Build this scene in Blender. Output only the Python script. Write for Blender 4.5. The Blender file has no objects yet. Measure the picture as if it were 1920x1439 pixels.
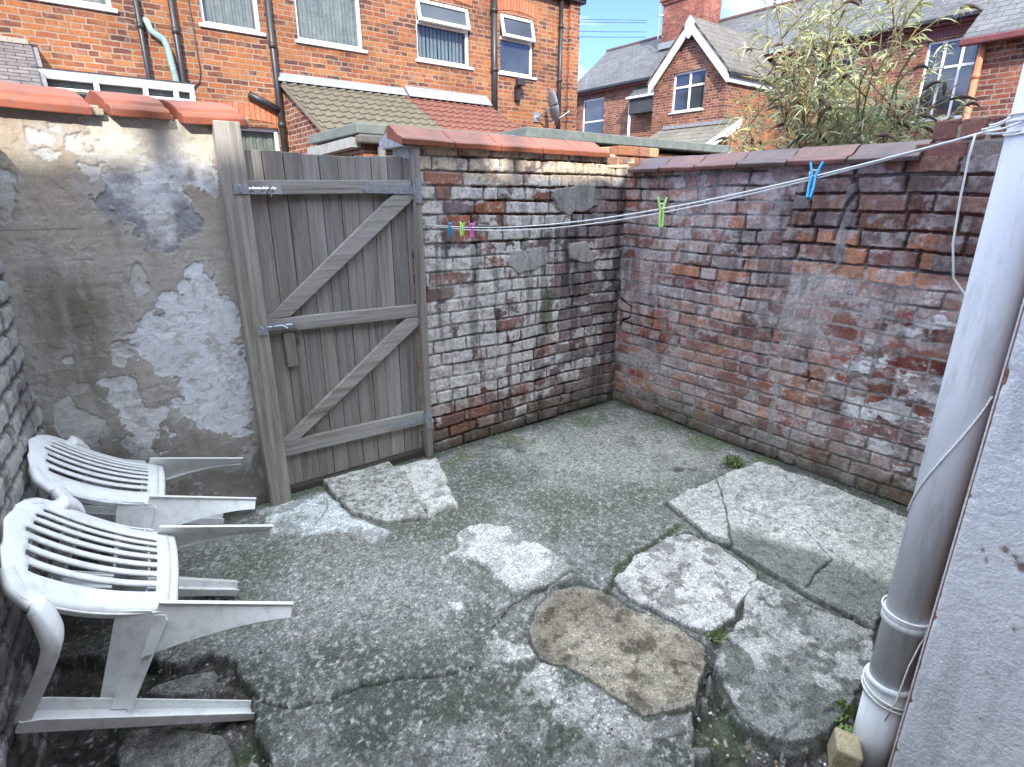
import bpy, math, random
import numpy as np
from mathutils import Vector, Matrix
C = bpy.context.scene.collection
R = math.radians
PI = math.pi
# ---------------------------------------------------------------- camera
cam_d = bpy.data.cameras.new('camera'); cam = bpy.data.objects.new('camera', cam_d); C.objects.link(cam)
PITCH, ROLL, YAW, CAMH = R(18.364), R(0.115), R(37.456), 1.6
_F = Vector((math.sin(YAW)*math.cos(PITCH), math.cos(YAW)*math.cos(PITCH), -math.sin(PITCH)))
_R = Vector((math.cos(YAW), -math.sin(YAW), 0)); _U = _R.cross(_F)
_R2 = _R*math.cos(ROLL)+_U*math.sin(ROLL); _U2 = -_R*math.sin(ROLL)+_U*math.cos(ROLL)
cam.matrix_world = Matrix(((_R2.x,_U2.x,-_F.x,0),(_R2.y,_U2.y,-_F.y,0),(_R2.z,_U2.z,-_F.z,CAMH),(0,0,0,1)))
cam_d.sensor_width = 36; cam_d.lens = 36*1052.25/1920; cam_d.clip_start = 0.02; cam_d.clip_end = 2000
bpy.context.scene.camera = cam
# ---------------------------------------------------------------- sky and sun
SUN_EL, SUN_AZ = R(33), R(30)          # from behind the camera, a little from the left
sdir = Vector((-math.sin(SUN_AZ)*math.cos(SUN_EL), -math.cos(SUN_AZ)*math.cos(SUN_EL), math.sin(SUN_EL)))
W = bpy.data.worlds.new('World'); bpy.context.scene.world = W; W.use_nodes = True
nt = W.node_tree; N = nt.nodes; L = nt.links
bg = N['Background']; bg.inputs[1].default_value = 0.15
sky = N.new('ShaderNodeTexSky'); sky.sky_type = 'NISHITA'; sky.sun_disc = False
sky.sun_elevation = SUN_EL; sky.sun_rotation = math.atan2(sdir.x, sdir.y) % (2*PI)
sky.air_density = 1.0; sky.dust_density = 0.1; sky.ozone_density = 3.0
tc = N.new('ShaderNodeTexCoord'); mp = N.new('ShaderNodeMapping'); mp.inputs['Scale'].default_value = (1, 1, 3.2)
mp.inputs['Location'].default_value = (0.35, 0.1, 0)
nz = N.new('ShaderNodeTexNoise'); nz.inputs['Scale'].default_value = 2.6; nz.inputs['Detail'].default_value = 9; nz.inputs['Roughness'].default_value = 0.55
cr = N.new('ShaderNodeValToRGB'); cr.color_ramp.elements[0].position = 0.47; cr.color_ramp.elements[1].position = 0.78
cr.color_ramp.elements[1].color = (0.75, 0.75, 0.75, 1)
mx = N.new('ShaderNodeMixRGB'); mx.inputs[2].default_value = (10.0, 11.0, 11.5, 1)
L.new(tc.outputs['Generated'], mp.inputs[0]); L.new(mp.outputs[0], nz.inputs[0])
# broken cloud; the thick part overhead, out of view, is added to brighten the yard
sx = N.new('ShaderNodeSeparateXYZ'); L.new(tc.outputs['Generated'], sx.inputs[0])
mz = N.new('ShaderNodeMapRange'); mz.inputs['From Min'].default_value = 0.35; mz.inputs['From Max'].default_value = 0.9; mz.inputs['To Min'].default_value = 0.0; mz.inputs['To Max'].default_value = 0.24
L.new(sx.outputs[2], mz.inputs[0]); ac = N.new('ShaderNodeMath'); ac.operation = 'ADD'; L.new(nz.outputs[0], ac.inputs[0]); L.new(mz.outputs[0], ac.inputs[1]); L.new(ac.outputs[0], cr.inputs[0])
L.new(cr.outputs[0], mx.inputs[0]); 
tint = N.new('ShaderNodeMixRGB'); tint.blend_type = 'MULTIPLY'; tint.inputs[0].default_value = 1; tint.inputs[2].default_value = (0.34, 0.385, 0.72, 1)
L.new(sky.outputs[0], tint.inputs[1]); L.new(tint.outputs[0], mx.inputs[1]); L.new(mx.outputs[0], bg.inputs[0])
sd = bpy.data.lights.new('sun', 'SUN'); so = bpy.data.objects.new('sun', sd); C.objects.link(so)
sd.energy = 2.1; sd.angle = R(0.9); sd.color = (1.0, 0.93, 0.82)
so.rotation_euler = sdir.to_track_quat('Z', 'Y').to_euler()
vs = bpy.context.scene.view_settings
vs.view_transform = 'Standard'; vs.look = 'None'; vs.gamma = 1; vs.use_curve_mapping = False; vs.exposure = 1.9
GF={'slab_right': [(2.333, 1.644), (2.734, 1.646), (3.218, 1.604), (3.227, 1.167), (3.19, 0.726), (2.662, 0.615), (2.195, 0.544), (2.187, 0.68), (2.189, 0.833), (2.212, 1.015), (2.236, 1.191), (2.212, 1.292), (2.27, 1.426)],
'slab_square': [(1.612, 1.369), (1.82, 1.428), (2.013, 1.426), (2.187, 1.398), (2.194, 1.25), (2.147, 1.008), (1.827, 0.897), (1.671, 0.926), (1.62, 1.036), (1.576, 1.245)],
'slab_near': [(2.129, 0.998), (2.129, 0.803), (2.194, 0.534), (1.982, 0.462), (1.758, 0.44), (1.566, 0.454), (1.47, 0.489), (1.434, 0.555), (1.441, 0.67), (1.483, 0.757), (1.575, 0.834), (1.704, 0.901), (1.849, 0.899), (2.005, 0.982)],
'slab_brown': [(1.371, 1.485), (1.487, 1.441), (1.536, 1.33), (1.554, 1.169), (1.605, 0.976), (1.604, 0.892), (1.502, 0.829), (1.347, 0.767), (1.181, 0.83), (1.17, 0.889), (1.162, 1.001), (1.123, 1.147), (1.07, 1.218), (1.115, 1.367), (1.242, 1.438)],
'pale_patch': [(1.407, 2.082), (1.512, 1.971), (1.516, 1.686), (1.494, 1.482), (1.355, 1.467), (1.184, 1.543), (1.19, 1.832), (1.094, 1.955), (1.245, 2.056)],
'sill_slab': [(0.912, 3.087), (1.113, 3.074), (1.338, 3.06), (1.336, 2.834), (1.243, 2.402), (1.203, 2.301), (1.004, 2.389), (0.896, 2.58)],
'sill_white': [(1.315, 2.938), (1.607, 2.885), (1.515, 2.571), (1.412, 2.309), (1.203, 2.301), (1.234, 2.444)],
'blue_cement': [(0.512, 3.078), (0.673, 3.091), (0.9, 3.054), (0.892, 2.57), (1.015, 2.29), (0.891, 2.269), (0.802, 2.451), (0.51, 2.604)],
'chip': [(0.963, 1.691), (1.025, 1.665), (0.998, 1.604), (0.952, 1.612)],
'hole_l': [(-0.43, 2.362), (-0.119, 2.172), (0.014, 2.008), (0.1, 2.005), (0.203, 1.879), (0.189, 1.743), (0.181, 1.618), (0.168, 1.532), (0.178, 1.395), (0.117, 1.219), (-0.445, 1.648), (-0.48, 2.226)],
'hole_r': [(1.552, 0.867), (1.558, 0.816), (1.457, 0.749), (1.406, 0.611), (1.443, 0.492), (1.547, 0.446), (1.772, 0.43), (1.87, 0.355), (1.446, 0.204), (1.006, 0.54), (1.169, 0.64), (1.307, 0.759), (1.443, 0.788)],
'rock1': [(-0.131, 1.92), (-0.043, 1.948), (0.037, 1.939), (0.138, 1.905), (0.106, 1.806), (0.033, 1.803), (-0.055, 1.844)],
'rock2': [(-0.2, 1.745), (-0.154, 1.812), (-0.023, 1.743), (0.098, 1.603), (0.105, 1.491), (0.071, 1.435), (-0.214, 1.613)],
'rock3': [(0.118, 1.485), (0.166, 1.462), (0.173, 1.377), (0.091, 1.4)],
'rub1': [(1.139, 0.834), (1.238, 0.812), (1.283, 0.741), (1.248, 0.696), (1.147, 0.74), (1.102, 0.785)],
'rub2': [(1.213, 0.7), (1.288, 0.666), (1.267, 0.615), (1.207, 0.629), (1.19, 0.674)],
'rub3': [(1.017, 0.861), (1.095, 0.779), (1.145, 0.698), (1.141, 0.638), (0.993, 0.693), (0.93, 0.8)],
'rub4': [(1.496, 0.833), (1.519, 0.801), (1.476, 0.762), (1.424, 0.775)],
'rub5': [(1.416, 0.794), (1.435, 0.766), (1.391, 0.72), (1.373, 0.76)],
'beige_brick': [(1.549, 0.433), (1.62, 0.443), (1.645, 0.394), (1.558, 0.372), (1.52, 0.401)],
'crack1': [(0.188, 1.716), (0.277, 1.57), (0.402, 1.521), (0.511, 1.512), (0.594, 1.477), (0.784, 1.361), (0.854, 1.347)],
'crack2': [(2.771, 1.617), (2.65, 1.513), (2.451, 1.352), (2.24, 1.188)],
'crack3': [(2.597, 1.34), (2.632, 1.195), (2.661, 1.037), (2.516, 0.848), (2.387, 0.848), (2.217, 0.829)],
'crack4': [(2.661, 1.037), (2.607, 0.964), (2.545, 0.791), (2.488, 0.657)],
'crack5': [(0.712, 2.58), (0.814, 2.694), (0.86, 2.836)],
'crack6': [(1.51, 1.516), (1.353, 1.499), (1.175, 1.53), (1.016, 1.46)],
'crack7': [(1.483, 2.024), (1.486, 1.873)],
'chipstone': [(2.267, 1.385), (2.375, 1.303), (2.271, 1.219), (2.233, 1.276), (2.228, 1.349)],
'crack8': [(1.541, 1.334), (1.715, 1.432), (2.082, 1.448), (2.215, 1.468)],
'tuft1': [(2.112, 3.005)],
'tuft2': [(3.035, 1.678)],
'tuft3': [(1.716, 0.423)],
'tuft4': [(1.946, 3.096)],
'tuft5': [(1.671, 0.891)],
'holes': [(2.738, 1.858), (2.817, 1.816)],
'moss': [(1.834, 2.989), (2.322, 3.03), (3.372, 2.954), (3.171, 1.668)]}
BF={'cem1': [(2.63, 1.669), (3.003, 1.691), (3.04, 1.548), (2.885, 1.488), (2.684, 1.498), (2.614, 1.584)],
'cem2': [(2.251, 1.279), (2.594, 1.283), (2.574, 1.148), (2.318, 1.124), (2.221, 1.206)],
'cem3': [(2.751, 1.312), (2.949, 1.292), (3.057, 1.154), (3.013, 1.137), (2.773, 1.171)],
'render_up': [(0.12, 1.874), (0.223, 1.914), (0.284, 1.899), (0.378, 1.9), (0.592, 1.9), (0.585, 1.757), (0.561, 1.655), (0.456, 1.643), (0.435, 1.575), (0.457, 1.483), (0.363, 1.389), (0.294, 1.408), (0.253, 1.488), (0.286, 1.532), (0.213, 1.507), (0.155, 1.544), (0.155, 1.618), (0.189, 1.681), (0.177, 1.762), (0.17, 1.818)],
'render_low': [(0.439, 1.258), (0.485, 1.192), (0.482, 1.065), (0.554, 1.109), (0.566, 1.029), (0.568, 0.921), (0.582, 0.753), (0.583, 0.46), (0.506, 0.426), (0.391, 0.495), (0.268, 0.61), (0.281, 0.756), (0.206, 0.895), (0.141, 0.936), (0.144, 1.009), (0.226, 1.072), (0.3, 1.075), (0.31, 1.16), (0.373, 1.19)],
'render_mid': [(0.061, 0.825), (0.127, 0.8), (0.126, 0.735), (0.185, 0.643), (0.173, 0.509), (0.128, 0.438), (0.037, 0.464), (0.054, 0.621), (0.042, 0.753)],
'r1': [(-0.167, 1.692), (-0.125, 1.674), (-0.145, 1.558), (-0.185, 1.499), (-0.209, 1.5)],
'r2': [(0.09, 1.719), (0.169, 1.717), (0.12, 1.649)],
'r3': [(-0.055, 1.856), (-0.035, 1.838), (0.017, 1.817), (0.004, 1.793), (-0.05, 1.806)],
'r4': [(-0.031, 1.782), (0.031, 1.766), (0.004, 1.716), (-0.028, 1.734)],
'r5': [(0.068, 0.972), (0.12, 0.988), (0.095, 0.869), (0.052, 0.852)],
'r6': [(0.205, 1.299), (0.231, 1.215), (0.189, 1.172), (0.176, 1.243)],
'r7': [(-0.104, 1.022), (-0.066, 0.993), (-0.107, 0.941)],
'r8': [(-0.216, 0.712), (-0.128, 0.79), (-0.088, 0.706), (-0.023, 0.64), (-0.079, 0.55), (-0.183, 0.604)],
'r9': [(0.026, 1.861), (0.052, 1.869), (0.048, 1.834)],
'r10': [(0.065, 1.835), (0.095, 1.833), (0.101, 1.779), (0.069, 1.787)],
'soot': [(0.217, 1.682), (0.318, 1.662), (0.316, 1.419), (0.183, 1.173), (0.188, 1.49)],
'damp': [(-0.108, 1.246), (0.004, 1.28), (0.106, 1.181), (-0.028, 0.718), (-0.145, 0.889)],
'dark_bot': [(-0.135, 0.565), (0.011, 0.605), (0.145, 0.405), (0.625, 0.327), (0.615, 0.04), (-0.257, 0.42)],
'ws_edge': [(2.498, 1.329), (2.494, 0.394)],
'brown_low': [(0.123, 0.889), (0.253, 0.654), (0.236, 0.548), (0.101, 0.766)],
'hook': [(1.642, 1.445)],
'stain': [(2.481, 1.01), (2.678, 0.992), (2.664, 0.685), (2.539, 0.625)],
'orange1': [(1.773, 1.773), (1.909, 1.719)]}
RF={'cemstrip': [(1.678, 1.075), (1.607, 1.229), (1.436, 1.238), (1.4, 1.065), (1.374, 0.665), (1.501, 0.585), (1.653, 0.599), (1.682, 0.896)],
'paint1': [(1.326, 0.645), (1.144, 0.87), (0.823, 1.144), (0.636, 0.254), (0.854, 0.162), (1.15, 0.307)],
'paint2': [(1.016, 1.225), (0.849, 1.268), (0.792, 1.046), (0.945, 1.101)],
'paint3': [(1.667, 0.347), (1.405, 0.391), (1.422, 0.104), (1.624, 0.066)],
'seam': [(1.395, 1.657), (1.414, 1.467), (1.402, 1.242), (1.638, 1.032), (1.648, 0.565), (1.613, -0.006)],
'darkbrick': [(1.384, 0.977), (0.802, 1.147), (0.657, 0.245), (1.293, 0.459)],
'bigbrick': [(1.431, 1.711), (0.82, 1.695), (0.778, 1.226), (1.337, 1.19)],
'orangeL': [(2.931, 1.602), (2.382, 1.636), (2.236, 1.438), (2.784, 1.113), (2.814, 0.275), (2.435, -0.325), (2.049, -0.009), (2.731, 0.553)],
'mossbase': [(2.936, 0.245), (2.424, 0.035), (1.618, 0.03), (0.822, -0.003)],
'pegs': [(1.569, 1.659), (2.598, 1.425)]}
# ================================================================ helpers
rng = np.random.default_rng(7); random.seed(7)
_T = [np.random.default_rng(100+i).random((256, 256)) for i in range(12)]
def vnoise(x, y, s=0):
    T = _T[s % 12]; x = np.asarray(x, float)+s*17.3; y = np.asarray(y, float)+s*5.7
    xi = np.floor(x).astype(int); yi = np.floor(y).astype(int); fx = x-xi; fy = y-yi
    fx = fx*fx*(3-2*fx); fy = fy*fy*(3-2*fy); a = xi & 255; b = (xi+1) & 255; c = yi & 255; d = (yi+1) & 255
    return (T[a, c]*(1-fx)+T[b, c]*fx)*(1-fy)+(T[a, d]*(1-fx)+T[b, d]*fx)*fy
def fbm(x, y, o=4, s=0, g=0.5):
    v = 0; a = 1; t = 0
    for i in range(o):
        v = v+a*vnoise(x*2**i, y*2**i, s+i); t += a; a *= g
    return v/t
def ss(a, b, x):
    t = np.clip((x-a)/(b-a), 0, 1); return t*t*(3-2*t)
def mixc(c, k, m):                                   # blend colour array towards a colour by mask
    k = np.asarray(k, float); m = np.clip(m, 0, 1)[..., None]; return c*(1-m)+k*m
def poly_sd(x, y, P):                                # signed distance, positive inside
    P = np.asarray(P, float); n = len(P); ins = np.zeros(x.shape, bool); d = np.full(x.shape, 1e9)
    for i in range(n):
        ax, ay = P[i]; bx, by = P[(i+1) % n]; ex, ey = bx-ax, by-ay
        t = np.clip(((x-ax)*ex+(y-ay)*ey)/(ex*ex+ey*ey+1e-12), 0, 1)
        d = np.minimum(d, np.hypot(x-ax-t*ex, y-ay-t*ey))
        if abs(ey) > 1e-12:
            c = ((ay > y) != (by > y)) & (x < ex*(y-ay)/ey+ax); ins ^= c
    return np.where(ins, d, -d)
def line_d(x, y, P):
    d = np.full(x.shape, 1e9)
    for (ax, ay), (bx, by) in zip(P[:-1], P[1:]):
        ex, ey = bx-ax, by-ay; t = np.clip(((x-ax)*ex+(y-ay)*ey)/(ex*ex+ey*ey+1e-12), 0, 1)
        d = np.minimum(d, np.hypot(x-ax-t*ex, y-ay-t*ey))
    return d
def tag(o, label=None, cat=None, group=None, kind=None):
    if label: o['label'] = label
    if cat: o['category'] = cat
    if group: o['group'] = group
    if kind: o['kind'] = kind
    return o
def thing(name, label, cat, loc=(0, 0, 0), group=None):
    o = bpy.data.objects.new(name, None); C.objects.link(o); o.location = loc; o.empty_display_size = .1
    return tag(o, label, cat, group)
def root_loc(o):
    while o.parent: o = o.parent
    return Vector(o.location) if o.type == 'EMPTY' else Vector((0, 0, 0))
def link_mesh(name, me, mat, parent=None):
    o = bpy.data.objects.new(name, me); C.objects.link(o)
    if mat:
        for m_ in (mat if isinstance(mat, (list, tuple)) else [mat]): me.materials.append(m_)
    if parent: o.parent = parent
    return o
def grid_obj(name, P, col, mat, parent=None, mask=None, flip=False):
    ny, nx = P.shape[:2]; V = P.reshape(-1, 3).copy()
    if parent: V -= np.array(root_loc(parent))
    i = np.arange(ny*nx).reshape(ny, nx)
    q = np.stack([i[:-1, :-1], i[:-1, 1:], i[1:, 1:], i[1:, :-1]], -1).reshape(-1, 4)
    if mask is not None:
        m = mask.reshape(-1); q = q[m[q].any(1)]
    if flip: q = q[:, ::-1]
    used = np.unique(q); re = np.full(len(V), -1); re[used] = np.arange(len(used)); V = V[used]; q = re[q]
    me = bpy.data.meshes.new(name); me.vertices.add(len(V)); me.vertices.foreach_set('co', V.astype(np.float32).ravel())
    me.loops.add(q.size); me.loops.foreach_set('vertex_index', q.astype(np.int32).ravel())
    me.polygons.add(len(q)); me.polygons.foreach_set('loop_start', np.arange(0, q.size, 4, dtype=np.int32))
    me.polygons.foreach_set('loop_total', np.full(len(q), 4, np.int32)); me.update(calc_edges=True)
    me.polygons.foreach_set('use_smooth', np.ones(len(q), bool))
    ca = me.color_attributes.new('Col', 'FLOAT_COLOR', 'POINT')
    cc = np.ones((len(V), 4), np.float32); cc[:, :3] = np.clip(col.reshape(-1, 3)[used], 0.002, 1); ca.data.foreach_set('color', cc.ravel())
    me.validate(); return link_mesh(name, me, mat, parent)
class MB:
    """collects shapes, then links them as ONE mesh object"""
    def __init__(s): s.v = []; s.f = []; s.c = []
    def add(s, vs_, fs, col=None):
        n = len(s.v); s.v += [tuple(p) for p in vs_]; s.f += [tuple(i+n for i in f) for f in fs]
        s.c += [col or (1, 1, 1)]*len(vs_); return s
    def box(s, x0, x1, y0, y1, z0, z1, col=None, M=None):
        vs_ = [Vector((x, y, z)) for z in (z0, z1) for x, y in ((x0, y0), (x1, y0), (x1, y1), (x0, y1))]
        if M is not None: vs_ = [M @ p for p in vs_]
        return s.add(vs_, [(3, 2, 1, 0), (4, 5, 6, 7), (0, 1, 5, 4), (1, 2, 6, 5), (2, 3, 7, 6), (3, 0, 4, 7)], col)
    def prism(s, pts, ext, col=None):
        n = len(pts); e = Vector(ext); a = [Vector(p) for p in pts]; b = [p+e for p in a]
        return s.add(a+b, [tuple(range(n))[::-1], tuple(range(n, 2*n))]+[(i, (i+1) % n, (i+1) % n+n, i+n) for i in range(n)], col)
    def tube(s, path, r, n=8, col=None, caps=True):
        path = [Vector(p) for p in path]; rr = r if isinstance(r, (list, tuple)) else [r]*len(path); base = len(s.v); vs_ = []; up = None
        for i, p in enumerate(path):
            t = (path[min(i+1, len(path)-1)]-path[max(i-1, 0)]).normalized()
            if up is None: up = t.orthogonal().normalized()
            up = (up-t*up.dot(t)); up = up.normalized() if up.length > 1e-6 else t.orthogonal().normalized(); b = t.cross(up)
            vs_ += [p+(up*math.cos(2*PI*k/n)+b*math.sin(2*PI*k/n))*rr[i] for k in range(n)]
        fs = [(i*n+k, i*n+(k+1) % n, (i+1)*n+(k+1) % n, (i+1)*n+k) for i in range(len(path)-1) for k in range(n)]
        if caps: fs += [tuple(range(n))[::-1], tuple((len(path)-1)*n+k for k in range(n))]
        return s.add(vs_, fs, col)
    def loft(s, secs, col=None, closed=False):
        n = len(secs[0]); vs_ = [Vector(p) for q in secs for p in q]
        fs = [(i*n+k, i*n+(k+1) % n, (i+1)*n+(k+1) % n, (i+1)*n+k) for i in range(len(secs)-1) for k in range(n if closed else n-1)]
        if closed: fs += [tuple(range(n))[::-1], tuple((len(secs)-1)*n+k for k in range(n))]
        return s.add(vs_, fs, col)
    def build(s, name, mat, parent=None, smooth=False, bevel=0, solid=0, sub=0, loc=None):
        me = bpy.data.meshes.new(name); rl = root_loc(parent) if parent else Vector(loc or (0, 0, 0))
        me.from_pydata([tuple(Vector(p)-rl) for p in s.v], [], s.f)
        ca = me.color_attributes.new('Col', 'FLOAT_COLOR', 'POINT')
        ca.data.foreach_set('color', np.array([(*c, 1) for c in s.c], np.float32).ravel())
        if smooth: me.polygons.foreach_set('use_smooth', np.ones(len(me.polygons), bool))
        me.update(); o = link_mesh(name, me, mat, parent)
        if loc: o.location = loc
        if solid:
            m_ = o.modifiers.new('s', 'SOLIDIFY'); m_.thickness = solid; m_.offset = 0
        if bevel:
            m_ = o.modifiers.new('b', 'BEVEL'); m_.width = bevel; m_.segments = 2; m_.limit_method = 'ANGLE'; m_.angle_limit = R(40)
        if sub:
            m_ = o.modifiers.new('u', 'SUBSURF'); m_.levels = sub; m_.render_levels = sub
        return o
# ---------------------------------------------------------------- materials
def newmat(name):
    m = bpy.data.materials.new(name); m.use_nodes = True; return m, m.node_tree.nodes, m.node_tree.links, m.node_tree.nodes['Principled BSDF']
def node(N_, t, **k):
    n = N_.new(t)
    for a, b in k.items():
        if a in n.inputs: n.inputs[a].default_value = b
        else: setattr(n, a, b)
    return n
def ramp(N_, st):
    r = N_.new('ShaderNodeValToRGB'); e = r.color_ramp.elements
    while len(e) < len(st): e.new(.5)
    for i, (p, c) in enumerate(st):
        e[i].position = p; e[i].color = (*c, 1) if isinstance(c, (tuple, list)) else (c, c, c, 1)
    return r
def mul(N_, L_, a, b, fac=1.0, mode='MULTIPLY'):
    m = N_.new('ShaderNodeMixRGB'); m.blend_type = mode; m.inputs[0].default_value = fac
    L_.new(a, m.inputs[1]); L_.new(b, m.inputs[2]); return m.outputs[0]
def bump(N_, L_, B, h, dist, strength=1.0):
    b = N_.new('ShaderNodeBump'); b.inputs['Strength'].default_value = strength; b.inputs['Distance'].default_value = dist
    L_.new(h, b.inputs['Height']); L_.new(b.outputs[0], B.inputs['Normal'])
def attr_mat(name, rough=.9, s1=60, amp=.25, s2=350, amp2=.3, bd=.002, speck=0, base=None):
    """colour from the mesh's own albedo, broken up by grain; bump from the same noise"""
    m, n, l, B = newmat(name); B.inputs['Roughness'].default_value = rough
    a = node(n, 'ShaderNodeAttribute', attribute_name='Col').outputs['Color']; t = n.new('ShaderNodeTexCoord')
    z1 = node(n, 'ShaderNodeTexNoise', Scale=s1, Detail=5.0, Roughness=.65); z2 = node(n, 'ShaderNodeTexNoise', Scale=s2, Detail=3.0, Roughness=.7)
    l.new(t.outputs['Object'], z1.inputs[0]); l.new(t.outputs['Object'], z2.inputs[0])
    r1 = ramp(n, [(.3, 1-amp), (.7, 1+amp)]); r2 = ramp(n, [(.32, 1-amp2), (.68, 1+amp2)])
    l.new(z1.outputs[0], r1.inputs[0]); l.new(z2.outputs[0], r2.inputs[0])
    c = mul(n, l, mul(n, l, a, r1.outputs[0]), r2.outputs[0]); h = z1.outputs[0]
    if speck:
        v = node(n, 'ShaderNodeTexVoronoi', Scale=speck); l.new(t.outputs['Object'], v.inputs[0])
        sp = n.new('ShaderNodeSeparateColor'); l.new(v.outputs['Color'], sp.inputs[0])
        rs = ramp(n, [(0, .62), (.45, .9), (.72, 1.1), (.93, 1.3), (1, 1.9)]); l.new(sp.outputs[0], rs.inputs[0]); c = mul(n, l, c, rs.outputs[0])
    l.new(c, B.inputs['Base Color'])
    hm = mul(n, l, z1.outputs[0], z2.outputs[0], .5, 'MIX'); bump(n, l, B, hm, bd); return m
def plain_mat(name, col, rough=.6, var=.15, scale=8, metal=0, bd=0, spec=.5, dirt=None, dirt_amt=.5, sc3=(1, 1, 1)):
    m, n, l, B = newmat(name); B.inputs['Roughness'].default_value = rough; B.inputs['Metallic'].default_value = metal
    B.inputs['Specular IOR Level'].default_value = spec
    t = n.new('ShaderNodeTexCoord'); mp_ = node(n, 'ShaderNodeMapping'); mp_.inputs['Scale'].default_value = sc3; l.new(t.outputs['Object'], mp_.inputs[0])
    z = node(n, 'ShaderNodeTexNoise', Scale=float(scale), Detail=8.0, Roughness=.6); l.new(mp_.outputs[0], z.inputs[0])
    a = tuple(c*(1-var) for c in col); b = tuple(min(1, c*(1+var)) for c in col)
    r_ = ramp(n, [(.3, a), (.7, b)]); l.new(z.outputs[0], r_.inputs[0]); c = r_.outputs[0]
    if dirt:
        z2 = node(n, 'ShaderNodeTexNoise', Scale=scale*2.7, Detail=8.0, Roughness=.7); l.new(mp_.outputs[0], z2.inputs[0])
        rd = ramp(n, [(.5, 0.0), (.72, dirt_amt)]); l.new(z2.outputs[0], rd.inputs[0]); mm = n.new('ShaderNodeMixRGB')
        l.new(rd.outputs[0], mm.inputs[0]); l.new(c, mm.inputs[1]); mm.inputs[2].default_value = (*dirt, 1); c = mm.outputs[0]
    l.new(c, B.inputs['Base Color'])
    if bd: bump(n, l, B, z.outputs[0], bd)
    return m
def brick_mat(name, stops, mortar, bw=.235, bh=.078, ms=.011, stain=None, rough=.9, grime=.45):
    """brickwork laid in metres on any upright wall that follows the x or y axis"""
    m, n, l, B = newmat(name); B.inputs['Roughness'].default_value = rough
    t = n.new('ShaderNodeTexCoord'); s = n.new('ShaderNodeSeparateXYZ'); l.new(t.outputs['Object'], s.inputs[0])
    ad = node(n, 'ShaderNodeMath', operation='ADD'); l.new(s.outputs[0], ad.inputs[0]); l.new(s.outputs[1], ad.inputs[1])
    cb = n.new('ShaderNodeCombineXYZ'); l.new(ad.outputs[0], cb.inputs[0]); l.new(s.outputs[2], cb.inputs[1])
    nz_ = node(n, 'ShaderNodeTexNoise', Scale=9.0, Detail=3.0); l.new(cb.outputs[0], nz_.inputs[0])
    sb = node(n, 'ShaderNodeVectorMath', operation='SUBTRACT'); l.new(nz_.outputs['Color'], sb.inputs[0]); sb.inputs[1].default_value = (.5, .5, .5)
    sc = node(n, 'ShaderNodeVectorMath', operation='SCALE'); l.new(sb.outputs[0], sc.inputs[0]); sc.inputs['Scale'].default_value = .03
    va = node(n, 'ShaderNodeVectorMath', operation='ADD'); l.new(cb.outputs[0], va.inputs[0]); l.new(sc.outputs[0], va.inputs[1])
    b = n.new('ShaderNodeTexBrick'); l.new(va.outputs[0], b.inputs['Vector'])
    for k, v in (('Scale', 1.0), ('Mortar Size', ms), ('Mortar Smooth', .25), ('Bias', 0.0), ('Brick Width', bw), ('Row Height', bh)): b.inputs[k].default_value = v
    b.inputs['Color1'].default_value = (0, 0, 0, 1); b.inputs['Color2'].default_value = (1, 1, 1, 1); b.inputs['Mortar'].default_value = (.5, .5, .5, 1)
    b.squash = .55; b.squash_frequency = 4
    rp = ramp(n, stops); l.new(b.outputs['Color'], rp.inputs[0])
    z1 = node(n, 'ShaderNodeTexNoise', Scale=30.0, Detail=6.0, Roughness=.7); l.new(cb.outputs[0], z1.inputs[0])
    z2 = node(n, 'ShaderNodeTexNoise', Scale=1.1, Detail=6.0, Roughness=.65); l.new(cb.outputs[0], z2.inputs[0])
    r1 = ramp(n, [(.3, .62), (.7, 1.35)]); l.new(z1.outputs[0], r1.inputs[0]); r2 = ramp(n, [(.32, 1-grime), (.66, 1.22)]); l.new(z2.outputs[0], r2.inputs[0])
    c = mul(n, l, rp.outputs[0], r1.outputs[0])
    mm = n.new('ShaderNodeMixRGB'); l.new(b.outputs['Fac'], mm.inputs[0]); l.new(c, mm.inputs[1]); mm.inputs[2].default_value = (*mortar, 1)
    c = mul(n, l, mm.outputs[0], r2.outputs[0])
    z3 = node(n, 'ShaderNodeTexNoise', Scale=5.0, Detail=8.0, Roughness=.75); l.new(cb.outputs[0], z3.inputs[0])
    z5 = node(n, 'ShaderNodeTexNoise', Scale=2.3, Detail=5.0, Roughness=.7); l.new(cb.outputs[0], z5.inputs[0]); r5 = ramp(n, [(.46, 0.0), (.62, .5)]); l.new(z5.outputs[0], r5.inputs[0]); m5 = n.new('ShaderNodeMixRGB'); l.new(r5.outputs[0], m5.inputs[0]); l.new(c, m5.inputs[1]); m5.inputs[2].default_value = (.34*(1 if name.startswith('orange') else .6), .135*(1 if name.startswith('orange') else .5), .045, 1); c = m5.outputs[0]
    r3 = ramp(n, [(.55, 0.0), (.63, .6)]); l.new(z3.outputs[0], r3.inputs[0]); m3 = n.new('ShaderNodeMixRGB')
    l.new(r3.outputs[0], m3.inputs[0]); l.new(c, m3.inputs[1]); m3.inputs[2].default_value = (*(stain or (.45, .33, .24)), 1); c = m3.outputs[0]
    l.new(c, B.inputs['Base Color'])
    iv = node(n, 'ShaderNodeMath', operation='SUBTRACT'); iv.inputs[0].default_value = 1; l.new(b.outputs['Fac'], iv.inputs[1])
    hh = mul(n, l, iv.outputs[0], z1.outputs[0], .3, 'MIX'); bump(n, l, B, hh, .008); return m
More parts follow.
